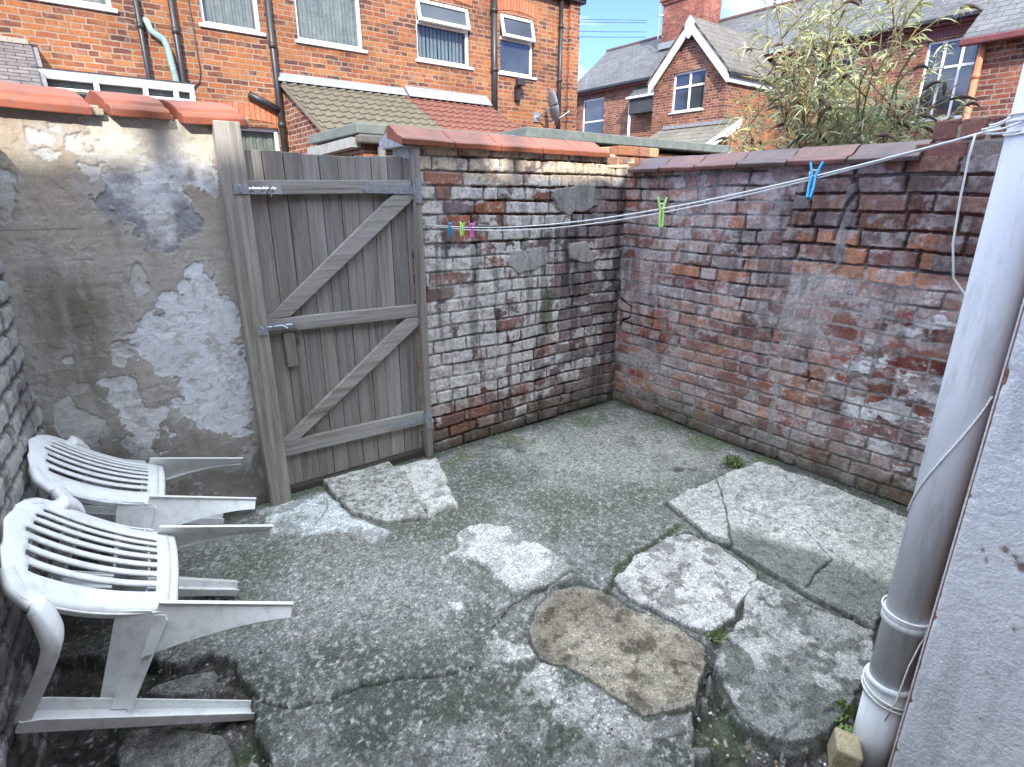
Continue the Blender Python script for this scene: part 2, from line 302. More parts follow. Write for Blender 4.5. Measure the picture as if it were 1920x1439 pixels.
def tile_mat(name, col, col2, axis='x', rw=.3, rh=.25, rough=.85, lichen=None):
    """slates or tiles laid in courses down a pitched roof; axis is the one the courses follow"""
    m, n, l, B = newmat(name); B.inputs['Roughness'].default_value = rough
    t = n.new('ShaderNodeTexCoord'); s = n.new('ShaderNodeSeparateXYZ'); l.new(t.outputs['Object'], s.inputs[0])
    cb = n.new('ShaderNodeCombineXYZ'); l.new(s.outputs[0 if axis == 'x' else 1], cb.inputs[0]); l.new(s.outputs[2], cb.inputs[1])
    b = n.new('ShaderNodeTexBrick'); l.new(cb.outputs[0], b.inputs['Vector'])
    for k, v in (('Scale', 1.0), ('Mortar Size', .007), ('Mortar Smooth', .3), ('Bias', 0.0), ('Brick Width', rw), ('Row Height', rh)): b.inputs[k].default_value = v
    b.inputs['Color1'].default_value = (*col, 1); b.inputs['Color2'].default_value = (*col2, 1); b.inputs['Mortar'].default_value = tuple(c*.35 for c in col)+(1,)
    z1 = node(n, 'ShaderNodeTexNoise', Scale=12.0, Detail=7.0, Roughness=.7); l.new(t.outputs['Object'], z1.inputs[0]); r1 = ramp(n, [(.3, .65), (.7, 1.35)]); l.new(z1.outputs[0], r1.inputs[0])
    z2 = node(n, 'ShaderNodeTexNoise', Scale=.9, Detail=6.0, Roughness=.7); l.new(t.outputs['Object'], z2.inputs[0]); r2 = ramp(n, [(.3, .75), (.7, 1.2)]); l.new(z2.outputs[0], r2.inputs[0])
    c = mul(n, l, mul(n, l, b.outputs['Color'], r1.outputs[0]), r2.outputs[0])
    if lichen:
        z3 = node(n, 'ShaderNodeTexNoise', Scale=6.0, Detail=8.0, Roughness=.8); l.new(t.outputs['Object'], z3.inputs[0]); r3 = ramp(n, [(.57, 0.0), (.7, .6)]); l.new(z3.outputs[0], r3.inputs[0])
        m3 = n.new('ShaderNodeMixRGB'); l.new(r3.outputs[0], m3.inputs[0]); l.new(c, m3.inputs[1]); m3.inputs[2].default_value = (*lichen, 1); c = m3.outputs[0]
    l.new(c, B.inputs['Base Color'])
    # each course tilts up to its lower edge
    md = node(n, 'ShaderNodeMath', operation='DIVIDE'); l.new(s.outputs[2], md.inputs[0]); md.inputs[1].default_value = rh
    fr = node(n, 'ShaderNodeMath', operation='FRACT'); l.new(md.outputs[0], fr.inputs[0])
    sb = node(n, 'ShaderNodeMath', operation='SUBTRACT'); sb.inputs[0].default_value = 1; l.new(fr.outputs[0], sb.inputs[1])
    bump(n, l, B, sb.outputs[0], .025); return m
def wood_mat(name, along='z', tint=1.0):
    m, n, l, B = newmat(name); B.inputs['Roughness'].default_value = .85
    a = node(n, 'ShaderNodeAttribute', attribute_name='Col').outputs['Color']; t = n.new('ShaderNodeTexCoord')
    # offset each board's grain by its own tint so that boards differ
    sc = node(n, 'ShaderNodeVectorMath', operation='SCALE'); l.new(a, sc.inputs[0]); sc.inputs['Scale'].default_value = 37.0
    va = node(n, 'ShaderNodeVectorMath', operation='ADD'); l.new(t.outputs['Object'], va.inputs[0]); l.new(sc.outputs[0], va.inputs[1])
    mp_ = node(n, 'ShaderNodeMapping'); k = .045; mp_.inputs['Scale'].default_value = {'z': (1, 1, k), 'x': (k, 1, 1)}[along]; l.new(va.outputs[0], mp_.inputs[0])
    zf = node(n, 'ShaderNodeTexNoise', Scale=2.2, Detail=2.0); l.new(va.outputs[0], zf.inputs[0])
    z1 = node(n, 'ShaderNodeTexNoise', Scale=75.0, Detail=8.0, Roughness=.7, Distortion=1.2); l.new(mp_.outputs[0], z1.inputs[0])
    z2 = node(n, 'ShaderNodeTexNoise', Scale=14.0, Detail=5.0, Roughness=.6, Distortion=2.5); l.new(mp_.outputs[0], z2.inputs[0])
    r1 = ramp(n, [(.3, .72), (.5, .98), (.72, 1.16)]); l.new(z1.outputs[0], r1.inputs[0]); r2 = ramp(n, [(.3, (.62, .57, .50)), (.48, (.95, .94, .92)), (.72, (1.18, 1.2, 1.24))]); l.new(z2.outputs[0], r2.inputs[0])
    c = mul(n, l, mul(n, l, a, r1.outputs[0]), r2.outputs[0])
    # knots
    mk = node(n, 'ShaderNodeMapping'); mk.inputs['Scale'].default_value = {'z': (1, 1, .55), 'x': (.55, 1, 1)}[along]; l.new(va.outputs[0], mk.inputs[0])
    v = node(n, 'ShaderNodeTexVoronoi', Scale=5.5); l.new(mk.outputs[0], v.inputs[0]); rk = ramp(n, [(.03, .35), (.075, .75), (.11, 1.0)]); l.new(v.outputs['Distance'], rk.inputs[0]); c = mul(n, l, c, rk.outputs[0])
    zr = node(n, 'ShaderNodeTexNoise', Scale=3.0, Detail=6.0, Roughness=.7); l.new(mp_.outputs[0], zr.inputs[0]); rr_ = ramp(n, [(.58, 0.0), (.75, .4)]); l.new(zr.outputs[0], rr_.inputs[0])
    mm = n.new('ShaderNodeMixRGB'); l.new(rr_.outputs[0], mm.inputs[0]); l.new(c, mm.inputs[1]); mm.inputs[2].default_value = (.11, .075, .045, 1)
    l.new(mm.outputs[0], B.inputs['Base Color']); bump(n, l, B, z1.outputs[0], .003); return m
M_BRICKY = attr_mat('old_brickwork', .92, 48, .3, 200, .26, .005)
M_RENDER = attr_mat('peeling_render', .93, 40, .12, 240, .18, .0025)
M_CONC = attr_mat('worn_concrete', .93, 26, .2, 150, .42, .005, speck=140)
M_SLAB = attr_mat('broken_slab_concrete', .93, 22, .2, 170, .26, .003, speck=230)
M_WOODV = wood_mat('weathered_upright_boards', 'z')
M_WOODH = wood_mat('weathered_crosswise_boards', 'x')
M_ZINC = plain_mat('galvanised_steel', (.42, .46, .5), .45, .2, 60, .6)
M_BRIGHT = plain_mat('bright_zinc', (.7, .72, .75), .25, .1, 60, .9)
M_PLASTIC = plain_mat('white_moulded_plastic', (.80, .82, .82), .45, .05, 9, bd=.0006, dirt=(.40, .40, .35), dirt_amt=.5)
M_UPVC = plain_mat('white_window_plastic', (.8, .8, .8), .35, .03, 5)
M_BLACKP = plain_mat('black_downpipe_plastic', (.03, .028, .03), .4, .2, 6)
M_GREYP = plain_mat('grey_soil_pipe_plastic', (.76, .80, .84), .5, .08, 3.5, bd=.0004, dirt=(.27, .28, .26), dirt_amt=.45, sc3=(3, 3, .5))
M_LINE = plain_mat('washing_line_cord', (.8, .81, .78), .6, .08, 80)
M_GLASS = plain_mat('dark_window_glass', (.045, .055, .06), .06, .3, 1.5, spec=1.0)
ORANGE = [(.0, (.075, .034, .028)), (.2, (.13, .045, .03)), (.45, (.24, .07, .03)), (.7, (.31, .10, .032)), (1, (.33, .14, .05))]
DARKB = [(.0, (.09, .035, .028)), (.3, (.18, .058, .034)), (.6, (.27, .085, .042)), (.85, (.33, .12, .052)), (1, (.38, .19, .1))]
M_HOUSE = brick_mat('orange_house_brick', ORANGE, (.31, .22, .15), stain=(.28, .19, .13))
M_HOUSE2 = brick_mat('red_house_brick', DARKB, (.36, .26, .19), stain=(.34, .23, .16))
M_CORE = brick_mat('plain_wall_brick', DARKB, (.25, .23, .21), grime=.5)
# ================================================================ the yard walls
def bricks(U, Z, seed, ch=.0805, bl=.228, joint=.008, rag=.011, wob=.017):
    """course and brick of every sample: distance to the brick's edge and random numbers per brick"""
    r = np.random.default_rng(seed)
    u = U+(fbm(U*6, Z*6, 3, seed)-.5)*wob*1.6; z = Z+(fbm(U*1.7, Z*2.2, 3, seed+3)-.5)*wob*2.4
    row = np.floor(z/ch).astype(int); row -= row.min(); nr = row.max()+1; z0 = np.floor(z/ch)*ch
    d = np.zeros(u.shape); rnd = np.zeros(u.shape+(4,)); umin, umax = u.min()-.5, u.max()+.5
    lf = np.zeros(u.shape)
    for k in range(nr):
        m = row == k
        if not m.any(): continue
        e = [umin-r.random()*bl]
        while e[-1] < umax: e.append(e[-1]+(bl*.5 if r.random() < .3 else bl)*r.uniform(.92, 1.07))
        e = np.array(e); idx = np.searchsorted(e, u[m])-1; rv = r.random((len(e), 4)); l_ = e[idx]; h_ = e[idx+1]
        dz = np.minimum(z[m]-z0[m], z0[m]+ch-z[m]); d[m] = np.minimum(np.minimum(u[m]-l_, h_-u[m]), dz); rnd[m] = rv[idx]; lf[m] = (u[m]-l_)/(h_-l_)
    d = d-joint/2+(fbm(U*45, Z*45, 3, seed+5)-.5)*rag
    return d, rnd, row, lf, z-z0
def pick(r, pal):
    pal = np.array(pal); i = np.minimum((r*len(pal)).astype(int), len(pal)-1); return pal[i]

# ---- back wall, brick part (right of the gate)
def make_back_brick(parent):
    x = np.arange(1.60, 3.40, .0045); z = np.arange(-.03, 1.872, .0045); U, Z = np.meshgrid(x, z)
    d, rn, row, lf, zz = bricks(U, Z, 11, ch=.083)
    fill = ss(.45, .62, fbm(U*3.1, Z*3.1, 4, 2)+.12*ss(2.3, 1.6, U))
    h = ss(.0, .0055, d)
    body = .016*(.7+.5*rn[..., 0])+(rn[..., 1]-.5)*.012*(lf-.5)+(fbm(U*22, Z*22, 4, 4)-.5)*.010
    mort = -.006+.014*fill+(fbm(U*30, Z*30, 3, 6)-.5)*.006
    H = mort*(1-h)+body*h
    pal = [(.24, .12, .10), (.20, .13, .12), (.17, .13, .13), (.28, .12, .08), (.26, .2, .18), (.22, .17, .17), (.3, .22, .19)]
    col = pick(rn[..., 2], pal)*(.7+.6*rn[..., 3])[..., None]
    # the rightmost part: grey-lilac faces
    rt = ss(2.52, 2.72, U+(fbm(U*5, Z*5, 3, 8)-.5)*.1)
    col = mixc(col, (.30, .275, .27), rt*(.3+.5*rn[..., 0]))
    # flaking lime-wash
    w = fbm(U*7, Z*9, 5, 1, .62)+.22*(rn[..., 1]-.5)+.16*ss(2.75, 2.5, U)*ss(.25, .5, Z)+.12*ss(1.0, .6, Z)*ss(2.6, 2.4, U)*ss(.25, .4, Z)-.12*ss(2.6, 2.8, U)-.10*ss(.30, .12, Z)
    w -= .17*ss(1.2, 1.45, Z)*ss(2.5, 2.1, U)*(rn[..., 2] > .3)
    wm = ss(.47, .54, w)
    cream = np.array((.64, .63, .59))
    col = mixc(col, cream*np.ones_like(col)*(.85+.3*fbm(U*20, Z*20, 3, 9))[..., None], wm*.92)
    # top courses: cream, the warmth of the sunlit strip put into the colour
    tp = ss(1.66, 1.73, Z+(fbm(U*8, Z*8, 3, 3)-.5)*.1)
    col = mixc(col, (.6, .51, .38), tp*ss(.36, .5, fbm(U*12, Z*14, 4, 7)+.1))
    # mortar: pale in the middle, dark and open elsewhere
    mc = np.array((.27, .26, .25)); openj = ss(.36, .5, fbm(U*4.3, Z*4.3, 4, 10))
    mcol = mixc(np.ones_like(col)*mc, (.06, .055, .055), openj*(1-fill*.6)); mcol = mixc(mcol, cream*.9, wm*.85*(1-openj))
    H = H-.012*openj*(1-h)*(1-fill)
    col = col*h[..., None]+mcol*(1-h[..., None])
    # a few bare bricks
    for (bx, bz) in ((1.76, 1.60), (1.79, 1.43), (1.98, 1.36), (1.72, 1.68), (2.0, 1.52), (1.95, .33), (2.4, .28), (2.7, .52), (1.8, .28), (2.05, .62), (2.35, .75), (1.66, 1.12)):
        i = np.argmin(abs(x-bx)); j = np.argmin(abs(z-bz)); same = (np.abs(rn[..., 3]-rn[j, i, 3]) < 1e-9)
        col = mixc(col, (.36, .13, .065) if bz > 1.3 else (.28, .14, .11), same*h*(.9-.5*ss(.5, .6, fbm(U*14, Z*14, 3, 2))))
    # reddish lower courses
    col = mixc(col, (.27, .16, .13), ss(.36, .2, Z)*h*(.12+.4*(rn[..., 2] > .6)))
    # blotchy flakes of wash and bare brick, running over the joints
    bt = fbm(U*34, Z*40, 4, 3, .6); col = mixc(col, cream*.95, ss(.57, .66, bt)*.4*ss(.30, .5, w)); col = mixc(col, (.10, .085, .08), ss(.57, .68, fbm(U*38, Z*30, 4, 7, .6))*.4)
    # soot and damp, then a dark band down the right-hand corner
    wv = (fbm(U*4, Z*1.5, 4, 5)-.5)
    so = ss(.0, .25, poly_sd(U+wv*.3, Z+wv*.3, [(2.55, 1.5), (3.0, 1.45), (3.0, .95), (2.6, .85), (2.5, 1.2)])+.08)
    dr = ss(.5, .68, fbm(U*26, Z*3.0, 4, 6)+.05)
    col = col*(1-.62*so*(.3+.7*dr))[..., None]; col = col*(1-.45*ss(.56, .66, fbm(U*17+5, Z*1.6, 4, 2))*ss(1.75, 1.3, Z))[..., None]
    col = col*(1-.28*ss(2.75, 3.3, U)*dr)[..., None]
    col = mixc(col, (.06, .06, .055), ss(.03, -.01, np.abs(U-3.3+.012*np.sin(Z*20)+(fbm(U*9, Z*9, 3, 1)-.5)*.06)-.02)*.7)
    # two pointing seams
    sm = ss(.006, .001, np.abs(U-2.63-(fbm(U, Z*9, 3, 2)-.5)*.03)-.004)*ss(1.5, 1.3, Z)*ss(.3, .4, Z); H += sm*.004; col = mixc(col, (.42, .42, .4), sm*.6)
    sm = ss(.006, .001, np.abs(U-2.13-(fbm(U, Z*9, 3, 4)-.5)*.03)-.005)*ss(.85, .8, Z)*ss(.2, .3, Z); H += sm*.012; col = mixc(col, (.45, .44, .41), sm*.8)
    for k in ('cem1', 'cem2', 'cem3'):
        s_ = poly_sd(U, Z, BF[k])+(fbm(U*16, Z*16, 4, 3)-.5)*.06; m = ss(0, .008, s_)
        H = H*(1-m)+(.024+(fbm(U*9, Z*9, 3, 8)-.5)*.006)*m; g = .30 if k == 'cem1' else .36
        col = mixc(col, (g, g*1.0, g*.93), m*.95); col = col*(1-.25*m*ss(.5, .62, fbm(U*25, Z*5, 3, 9)))[..., None]
    st = ss(0, .05, poly_sd(U, Z, BF['stain'])+(fbm(U*22, Z*12, 3, 2)-.5)*.06); col = mixc(col, (.07, .085, .035), st*.75)
    # moss at the foot, darker along the bottom edge
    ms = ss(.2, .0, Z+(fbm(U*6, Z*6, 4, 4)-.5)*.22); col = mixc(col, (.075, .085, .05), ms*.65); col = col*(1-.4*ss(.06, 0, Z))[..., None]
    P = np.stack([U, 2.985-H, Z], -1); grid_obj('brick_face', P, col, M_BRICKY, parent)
# ---- right-hand wall
def make_right_brick(parent):
    y = np.arange(.28, 3.06, .0045); z = np.arange(-.03, 1.80, .0045); Uy, Z = np.meshgrid(y, z); U = 3.3-Uy      # U grows towards the camera
    zz_ = Z+.035*ss(1.7, 2.4, U)*0
    near = ss(1.45, 1.65, U-.12*(Z-1.2))*ss(1.2, 1.3, Z)
    d, rn, row, lf, zq = bricks(U, Z, 23, ch=.083)
    d2, rn2, row2, lf2, zq2 = bricks(U, Z+.02, 31, ch=.091, bl=.24, joint=.008)
    big = near > .5; d = np.where(big, d2, d); rn = np.where(big[..., None], rn2, rn); lf = np.where(big, lf2, lf)
    h = ss(.0, .0055, d); fill = ss(.38, .6, fbm(U*2.6, Z*2.6, 4, 2)); fill = fill*(1-near)
    body = .013*(.8+.3*rn[..., 0])+(rn[..., 1]-.5)*.012*(lf-.5)+(fbm(U*22, Z*22, 4, 4)-.5)*.007
    mort = -.001+.013*fill-.016*near+(fbm(U*30, Z*30, 3, 6)-.5)*.007
    bulge = .03*np.exp(-((U-.95)**2/.5+(Z-.75)**2/.35)); H = mort*(1-h)+body*h+bulge
    A = [(.33, .125, .08), (.42, .18, .095), (.28, .125, .10), (.34, .27, .26), (.2, .085, .07), (.38, .21, .15), (.36, .29, .27)]
    Dk = [(.19, .05, .042), (.24, .065, .05), (.15, .055, .05), (.27, .11, .085)]
    Gy = [(.34, .25, .235), (.42, .345, .315), (.31, .19, .165), (.38, .31, .285)]
    col = pick(rn[..., 2], A); dk = ss(0, .15, poly_sd(U, Z, [(3.3-a, b) for a, b in RF['darkbrick']])+(fbm(U*5, Z*5, 3, 3)-.5)*.3)
    col = col*(1-dk[..., None])+pick(rn[..., 2], Dk)*dk[..., None]
    lil = ss(.42, .6, fbm(U*2.3, Z*2.8, 3, 6))*(1-dk); col = col*(1-.6*lil[..., None])+pick(rn[..., 3], Gy)*.6*lil[..., None]
    bg_ = near*.75; col = col*(1-bg_[..., None])+pick(rn[..., 2], [(.2, .12, .11), (.24, .19, .18), (.23, .1, .08), (.28, .13, .08)])*bg_[..., None]
    orl = ss(.5, .2, U)*.6+ss(1.0, .5, U)*ss(1.35, 1.5, Z)*.7+ss(.8, .3, np.abs(U-.9))*ss(.5, .3, Z)*.6
    col = mixc(col, (.38, .17, .10), (rn[..., 1] > .55)*orl*.85)
    col = mixc(col, (.42, .19, .1), (np.abs(U-2.0) < .33)*(np.abs(Z-1.3) < .12)*(rn[..., 3] > .35)*.8)
    col *= (.72+.56*rn[..., 3])[..., None]
    # thin pale bloom and white paint remains
    w = fbm(U*11, Z*15, 5, 1, .65)
    col = mixc(col, (.50, .47, .46), ss(.50, .62, w+.03*(1-near))*.62)
    for k, a, o in (('paint1', .95, .0), ('paint2', .85, .02), ('paint3', .6, .02)):
        s_ = poly_sd(U, Z, [(3.3-a_, b_) for a_, b_ in RF[k]]); reg = ss(-.1, .12, s_+(fbm(U*4, Z*4, 3, 8)-.5)*.35)
        m = ss(.56, .6, fbm(U*9+3, Z*16, 5, 7, .66)+.07*reg)*reg; col = mixc(col, (.72, .72, .71), m*a); H += m*.002
    mc = np.ones_like(col)*np.array((.33, .315, .30)); mc = mixc(mc, (.055, .045, .045), np.maximum(near*.9, ss(.5, .62, fbm(U*4, Z*4, 4, 9))*.85*(1-fill*.5)))
    H -= .01*(1-h)*ss(.5, .62, fbm(U*4, Z*4, 4, 9))*(1-fill)
    wj = ss(.55, .62, fbm(U*6, Z*6, 4, 3))*dk; mc = mixc(mc, (.5, .49, .47), wj*.6)
    col = col*h[..., None]+mc*(1-h[..., None])
    bt = fbm(U*34, Z*40, 4, 3, .6); col = mixc(col, (.40, .36, .34), ss(.58, .67, bt)*.3); col = mixc(col, (.085, .06, .058), ss(.6, .7, fbm(U*38, Z*30, 4, 7, .6))*.3)
    # the cement repair strip and the sloping old seam
    s_ = poly_sd(U, Z, [(3.3-a, b) for a, b in RF['cemstrip']])+(fbm(U*11, Z*11, 5, 5, .6)-.5)*.17-.01; m = ss(0, .01, s_)
    H = H*(1-m*.5)+(.017+(fbm(U*12, Z*12, 3, 8)-.5)*.012)*m*.5; col = mixc(col, (.40, .365, .345), m*.42)
    sd_ = line_d(U, Z, [(3.3-a, b) for a, b in RF['seam']])+(fbm(U*12, Z*12, 3, 2)-.5)*.06; m = ss(.03, .012, sd_)
    H = H*(1-m)+(.018+(fbm(U*25, Z*25, 3, 5)-.5)*.012)*m; col = mixc(col, (.34, .32, .30), m*.7)
    # stepped crack beside the seam, and one near the corner
    st = [(3.3-a, b) for a, b in ((1.40, 1.72), (1.37, 1.63), (1.42, 1.55), (1.45, 1.38))]; m = ss(.014, .004, line_d(U, Z, st)+(fbm(U*20, Z*20, 2, 1)-.5)*.01); H -= m*.015; col = col*(1-.6*m)[..., None]
    st = [(.33, .98), (.34, .86), (.47, .80), (.46, .72), (.37, .68), (.34, .6)]; m = ss(.012, .003, line_d(U, Z, st)+(fbm(U*20, Z*20, 2, 1)-.5)*.01); H -= m*.03; col = col*(1-.85*m)[..., None]
    # moss, and a darker bottom edge of the wall
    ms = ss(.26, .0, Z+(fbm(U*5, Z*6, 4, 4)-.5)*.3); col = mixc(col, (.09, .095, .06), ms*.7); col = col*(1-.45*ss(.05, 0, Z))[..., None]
    dr = ss(.52, .66, fbm(U*22, Z*2.6, 4, 10)); col = col*(1-.3*dr*ss(.2, .8, Z))[..., None]; col = col*(1-.35*ss(.56, .68, fbm(U*3.3, Z*4.1, 5, 1, .6)))[..., None]
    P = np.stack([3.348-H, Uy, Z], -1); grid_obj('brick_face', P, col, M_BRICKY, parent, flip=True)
# ---- left wall
def lw_x(y): return -.235-.105*(2.97-y)
def make_left_brick(parent):
    y = np.arange(.6, 2.99, .006); z = np.arange(-.1, 1.9, .006); Uy, Z = np.meshgrid(y, z)
    d, rn, row, lf, zq = bricks(Uy, Z, 41, ch=.085, joint=.010, rag=.022, wob=.05)
    h = ss(-.002, .014, d); H = h*(.009+.006*rn[..., 0])+(fbm(Uy*9, Z*9, 5, 2, .6)-.5)*.022
    up = ss(.25, .75, Z+(fbm(Uy*4, Z*4, 3, 3)-.5)*.3)
    col = pick(rn[..., 2], [(.13, .095, .095), (.16, .12, .115), (.10, .085, .085)])
    col = mixc(col, (.42, .42, .39), up*ss(.3, .5, fbm(Uy*8, Z*8, 4, 6)+.12)); w = ss(.55, .63, fbm(Uy*13, Z*13, 5, 8, .65)); col = mixc(col, (.42, .41, .41), w*.7)
    col = mixc(col, (.05, .05, .046), (1-h)*.85); col = col*(1-.4*ss(.5, .65, fbm(Uy*3, Z*3, 4, 5)))[..., None]
    lean = (1.5-Z)*(-.02)
    P = np.stack([lw_x(Uy)+H+lean, Uy, Z], -1); grid_obj('brick_face', P, col, M_BRICKY, parent)
# ---- back wall, rendered part (left of the gate)
def make_render(parent):
    x = np.arange(-.42, .64, .004); z = np.arange(-.03, 1.915, .004); U, Z = np.meshgrid(x, z)
    n1 = fbm(U*2.2, Z*1.6, 4, 1); n2 = fbm(U*20, Z*20, 4, 2)
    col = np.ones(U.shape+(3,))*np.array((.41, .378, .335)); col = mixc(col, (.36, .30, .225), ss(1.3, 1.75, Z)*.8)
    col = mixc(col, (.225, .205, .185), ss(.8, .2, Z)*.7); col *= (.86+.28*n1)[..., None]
    dk_ = ss(.50, .62, fbm(U*7, Z*1.3, 4, 9)); col = mixc(col, (.2, .18, .14), dk_*.5*ss(1.75, 1.5, Z))
    # brushed horizontal drag marks and drips
    col *= (.92+.16*fbm(U*5, Z*60, 3, 3))[..., None]
    dr = ss(.52, .7, fbm(U*16+Z*.4, Z*1.1, 3, 4)); col = mixc(col, (.37, .36, .34), dr*.6*ss(1.6, 1.2, Z)*ss(.5, .8, Z))
    dp = ss(-.1, .15, poly_sd(U, Z, BF['damp'])+(n1-.5)*.2); col = mixc(col, (.13, .115, .075), dp*.8*ss(.3, .55, fbm(U*11, Z*2.5, 4, 5)+.1))
    H = (n2-.5)*.004+(n1-.5)*.008+.003*fbm(U*4, Z*30, 3, 6)
    e = (fbm(U*13, Z*13, 5, 7, .62)-.5)
    sootm = ss(-.06, .08, poly_sd(U, Z, BF['soot'])+e*.25)
    col = mixc(col, (.10, .095, .09), sootm*.6*ss(.4, .6, fbm(U*14, Z*7, 4, 8)))
    W_ = {'render_up': (.62, .63, .64), 'render_low': (.68, .71, .745), 'render_mid': (.6, .61, .61)}  # white paint; the blue cast of skylight is put into its colour
    for k in BF:
        if not (k.startswith('render_') or (k[0] == 'r' and k[1:].isdigit())): continue
        s_ = poly_sd(U, Z, BF[k])+e*(.2 if k.startswith('render') else .1)+(.018 if k.startswith('render') else 0); m = ss(-.001, .003, s_); c = W_.get(k, (.5, .5, .48))
        hz = ss(-.07, .0, s_)*ss(.40, .6, fbm(U*12, Z*9, 4, 5)); col = mixc(col, (.5, .5, .5), hz*.3); flake = ss(.55, .61, fbm(U*30, Z*38, 5, 9, .65)+.05*(k != 'render_low')-.03)
        H -= m*.004; cc = np.ones_like(col)*np.array(c)*(.85+.3*fbm(U*12, Z*12, 4, 3))[..., None]; cc = mixc(cc, (.38, .35, .31), flake*.6)
        if k == 'render_up':
            sm = ss(.45, .66, fbm(U*9, Z*6, 4, 10)+.12*np.exp(-((U-.42)**2+(Z-1.42)**2)/.01)+.16*np.exp(-((U-.27)**2+(Z-1.45)**2)/.012)); cc = mixc(cc, (.12, .12, .125), sm*.65)
            cc = mixc(cc, (.6, .55, .43), ss(1.66, 1.8, Z)*.6)
        col = col*(1-m[..., None])+cc*m[..., None]
        rim = ss(.009, .0, np.abs(s_+.003)); col = mixc(col, (.2, .18, .155), rim*.35)
    sc = ss(.57, .62, fbm(U*15, Z*15, 5, 4, .66)); col = mixc(col, (.52, .53, .51), sc*.75*ss(1.2, .3, Z)*ss(.42, .55, fbm(U*3, Z*3, 3, 2)+.1)); H -= sc*.002
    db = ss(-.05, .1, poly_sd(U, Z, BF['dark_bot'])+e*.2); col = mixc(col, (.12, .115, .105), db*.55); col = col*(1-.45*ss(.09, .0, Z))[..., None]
    cr_ = ss(.003, .0005, np.abs(Z-1.475+(fbm(U*8, Z*0, 3, 2)-.5)*.02))*(U < .05); col = col*(1-.6*cr_)[..., None]
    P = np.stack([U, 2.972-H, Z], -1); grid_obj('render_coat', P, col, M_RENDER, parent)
bw = thing('rendered_wall', 'yard wall coated in tan cement render with peeling white paint, left of the gate', 'wall', (.15, 3.08, 0))
make_render(bw); MB().box(-.42, .62, 2.985, 3.20, -.05, 1.9).build('wall_core', M_CORE, bw)
M_TERR = plain_mat('terracotta_coping', (.24, .065, .03), .6, .25, 7, bd=.002, dirt=(.10, .065, .055), dirt_amt=.9)
M_TERR2 = plain_mat('sooty_terracotta_coping', (.26, .08, .038), .55, .25, 9, bd=.002, dirt=(.11, .07, .065), dirt_amt=.9)
M_PURP = plain_mat('purple_glazed_coping', (.085, .05, .052), .42, .35, 6, bd=.0015, dirt=(.2, .07, .05), dirt_amt=.6)
M_RUST = plain_mat('red_brown_coping', (.16, .062, .05), .45, .35, 6, bd=.0015, dirt=(.06, .04, .042), dirt_amt=.8)
M_MORT = plain_mat('crumbling_mortar', (.33, .29, .23), .95, .3, 30, bd=.01)
def coping(parent, a, b, prof, axis, mat, skew=0, dz=(0, 0), rot=0, slump=0):
    """one ridge-shaped tile from a to b along the wall; prof is its closed section (across, up)"""
    secs = []; n = 5
    for i in range(n):
        t = i/(n-1); s_ = a+(b-a)*t; zz = dz[0]+(dz[1]-dz[0])*t+random.uniform(-.0015, .0015)
        q = []
        for (p, h) in prof:
            sk = s_+skew*(p-prof[0][0])
            q.append((sk, p+rot*(t-.5), h+zz) if axis == 'x' else (p+rot*(t-.5), sk, h+zz))
        secs.append(q)
    return MB().loft(secs, closed=True).build('coping_tile', mat, parent, bevel=.004)
pl = [(2.925, 1.905), (2.925, 1.935), (2.94, 1.95), (2.965, 1.957), (2.975, 1.972), (3.03, 2.0), (3.09, 2.015), (3.17, 1.98), (3.22, 1.93), (3.215, 1.905), (3.1, 1.96), (2.96, 1.91)]
for a, b, d0, d1, sk, rt in ((-.46, .155, .012, -.004, -.35, 0), (.178, .425, 0, .0, -.3, .006), (.432, .722, -.01, -.004, -.3, 0)):
    coping(bw, a+.05, b+.012, pl, 'x', M_TERR, sk, (d0, d1), rt)
mm = MB()
for k in range(26):
    xx = random.choice((.165, .425, .73))+random.uniform(-.02, .02); s_ = random.uniform(.012, .03); yy = random.uniform(2.96, 3.1)
    mm.box(xx-s_, xx+s_, yy-s_, yy+s_, 1.905, 1.925+random.uniform(0, .03), M=None)
mm.box(-.4, .72, 2.975, 3.2, 1.9, 1.912); mm.build('mortar_bed', M_MORT, bw, bevel=.006)

br = thing('brick_wall', 'whitewashed flaking brick wall under orange coping tiles, right of the gate', 'wall', (2.45, 3.08, 0))
make_back_brick(br); MB().box(1.6, 3.62, 2.998, 3.2, -.05, 1.86).build('wall_core', M_CORE, br)
pr2 = [(2.925, 1.862), (2.923, 1.892), (2.945, 1.905), (2.985, 1.915), (3.04, 1.945), (3.09, 1.972), (3.11, 1.972), (3.2, 1.915), (3.25, 1.89), (3.25, 1.862), (3.1, 1.9), (2.97, 1.868)]
xs_ = [1.50, 1.835, 2.165, 2.49, 2.80, 3.10]
for i in range(5):
    coping(br, xs_[i]+.002, xs_[i+1]-.002, pr2, 'x', M_TERR2, .05, (-.0, -.0) if i else (.006, 0), .004*(i % 2))
MB().prism([(1.512, 2.94, 1.86), (1.512, 2.97, 1.905), (1.512, 3.09, 1.962), (1.512, 3.23, 1.9), (1.512, 3.23, 1.86)], (.11, 0, 0)).prism([(1.575, 2.99, 1.3), (1.575, 3.19, 1.3), (1.575, 3.19, 1.86), (1.575, 2.99, 1.86)], (.03, 0, 0)).build('mortar_end', plain_mat('limewashed_mortar', (.4, .4, .39), .95, .3, 25, bd=.006, dirt=(.1, .1, .1), dirt_amt=.8), br)
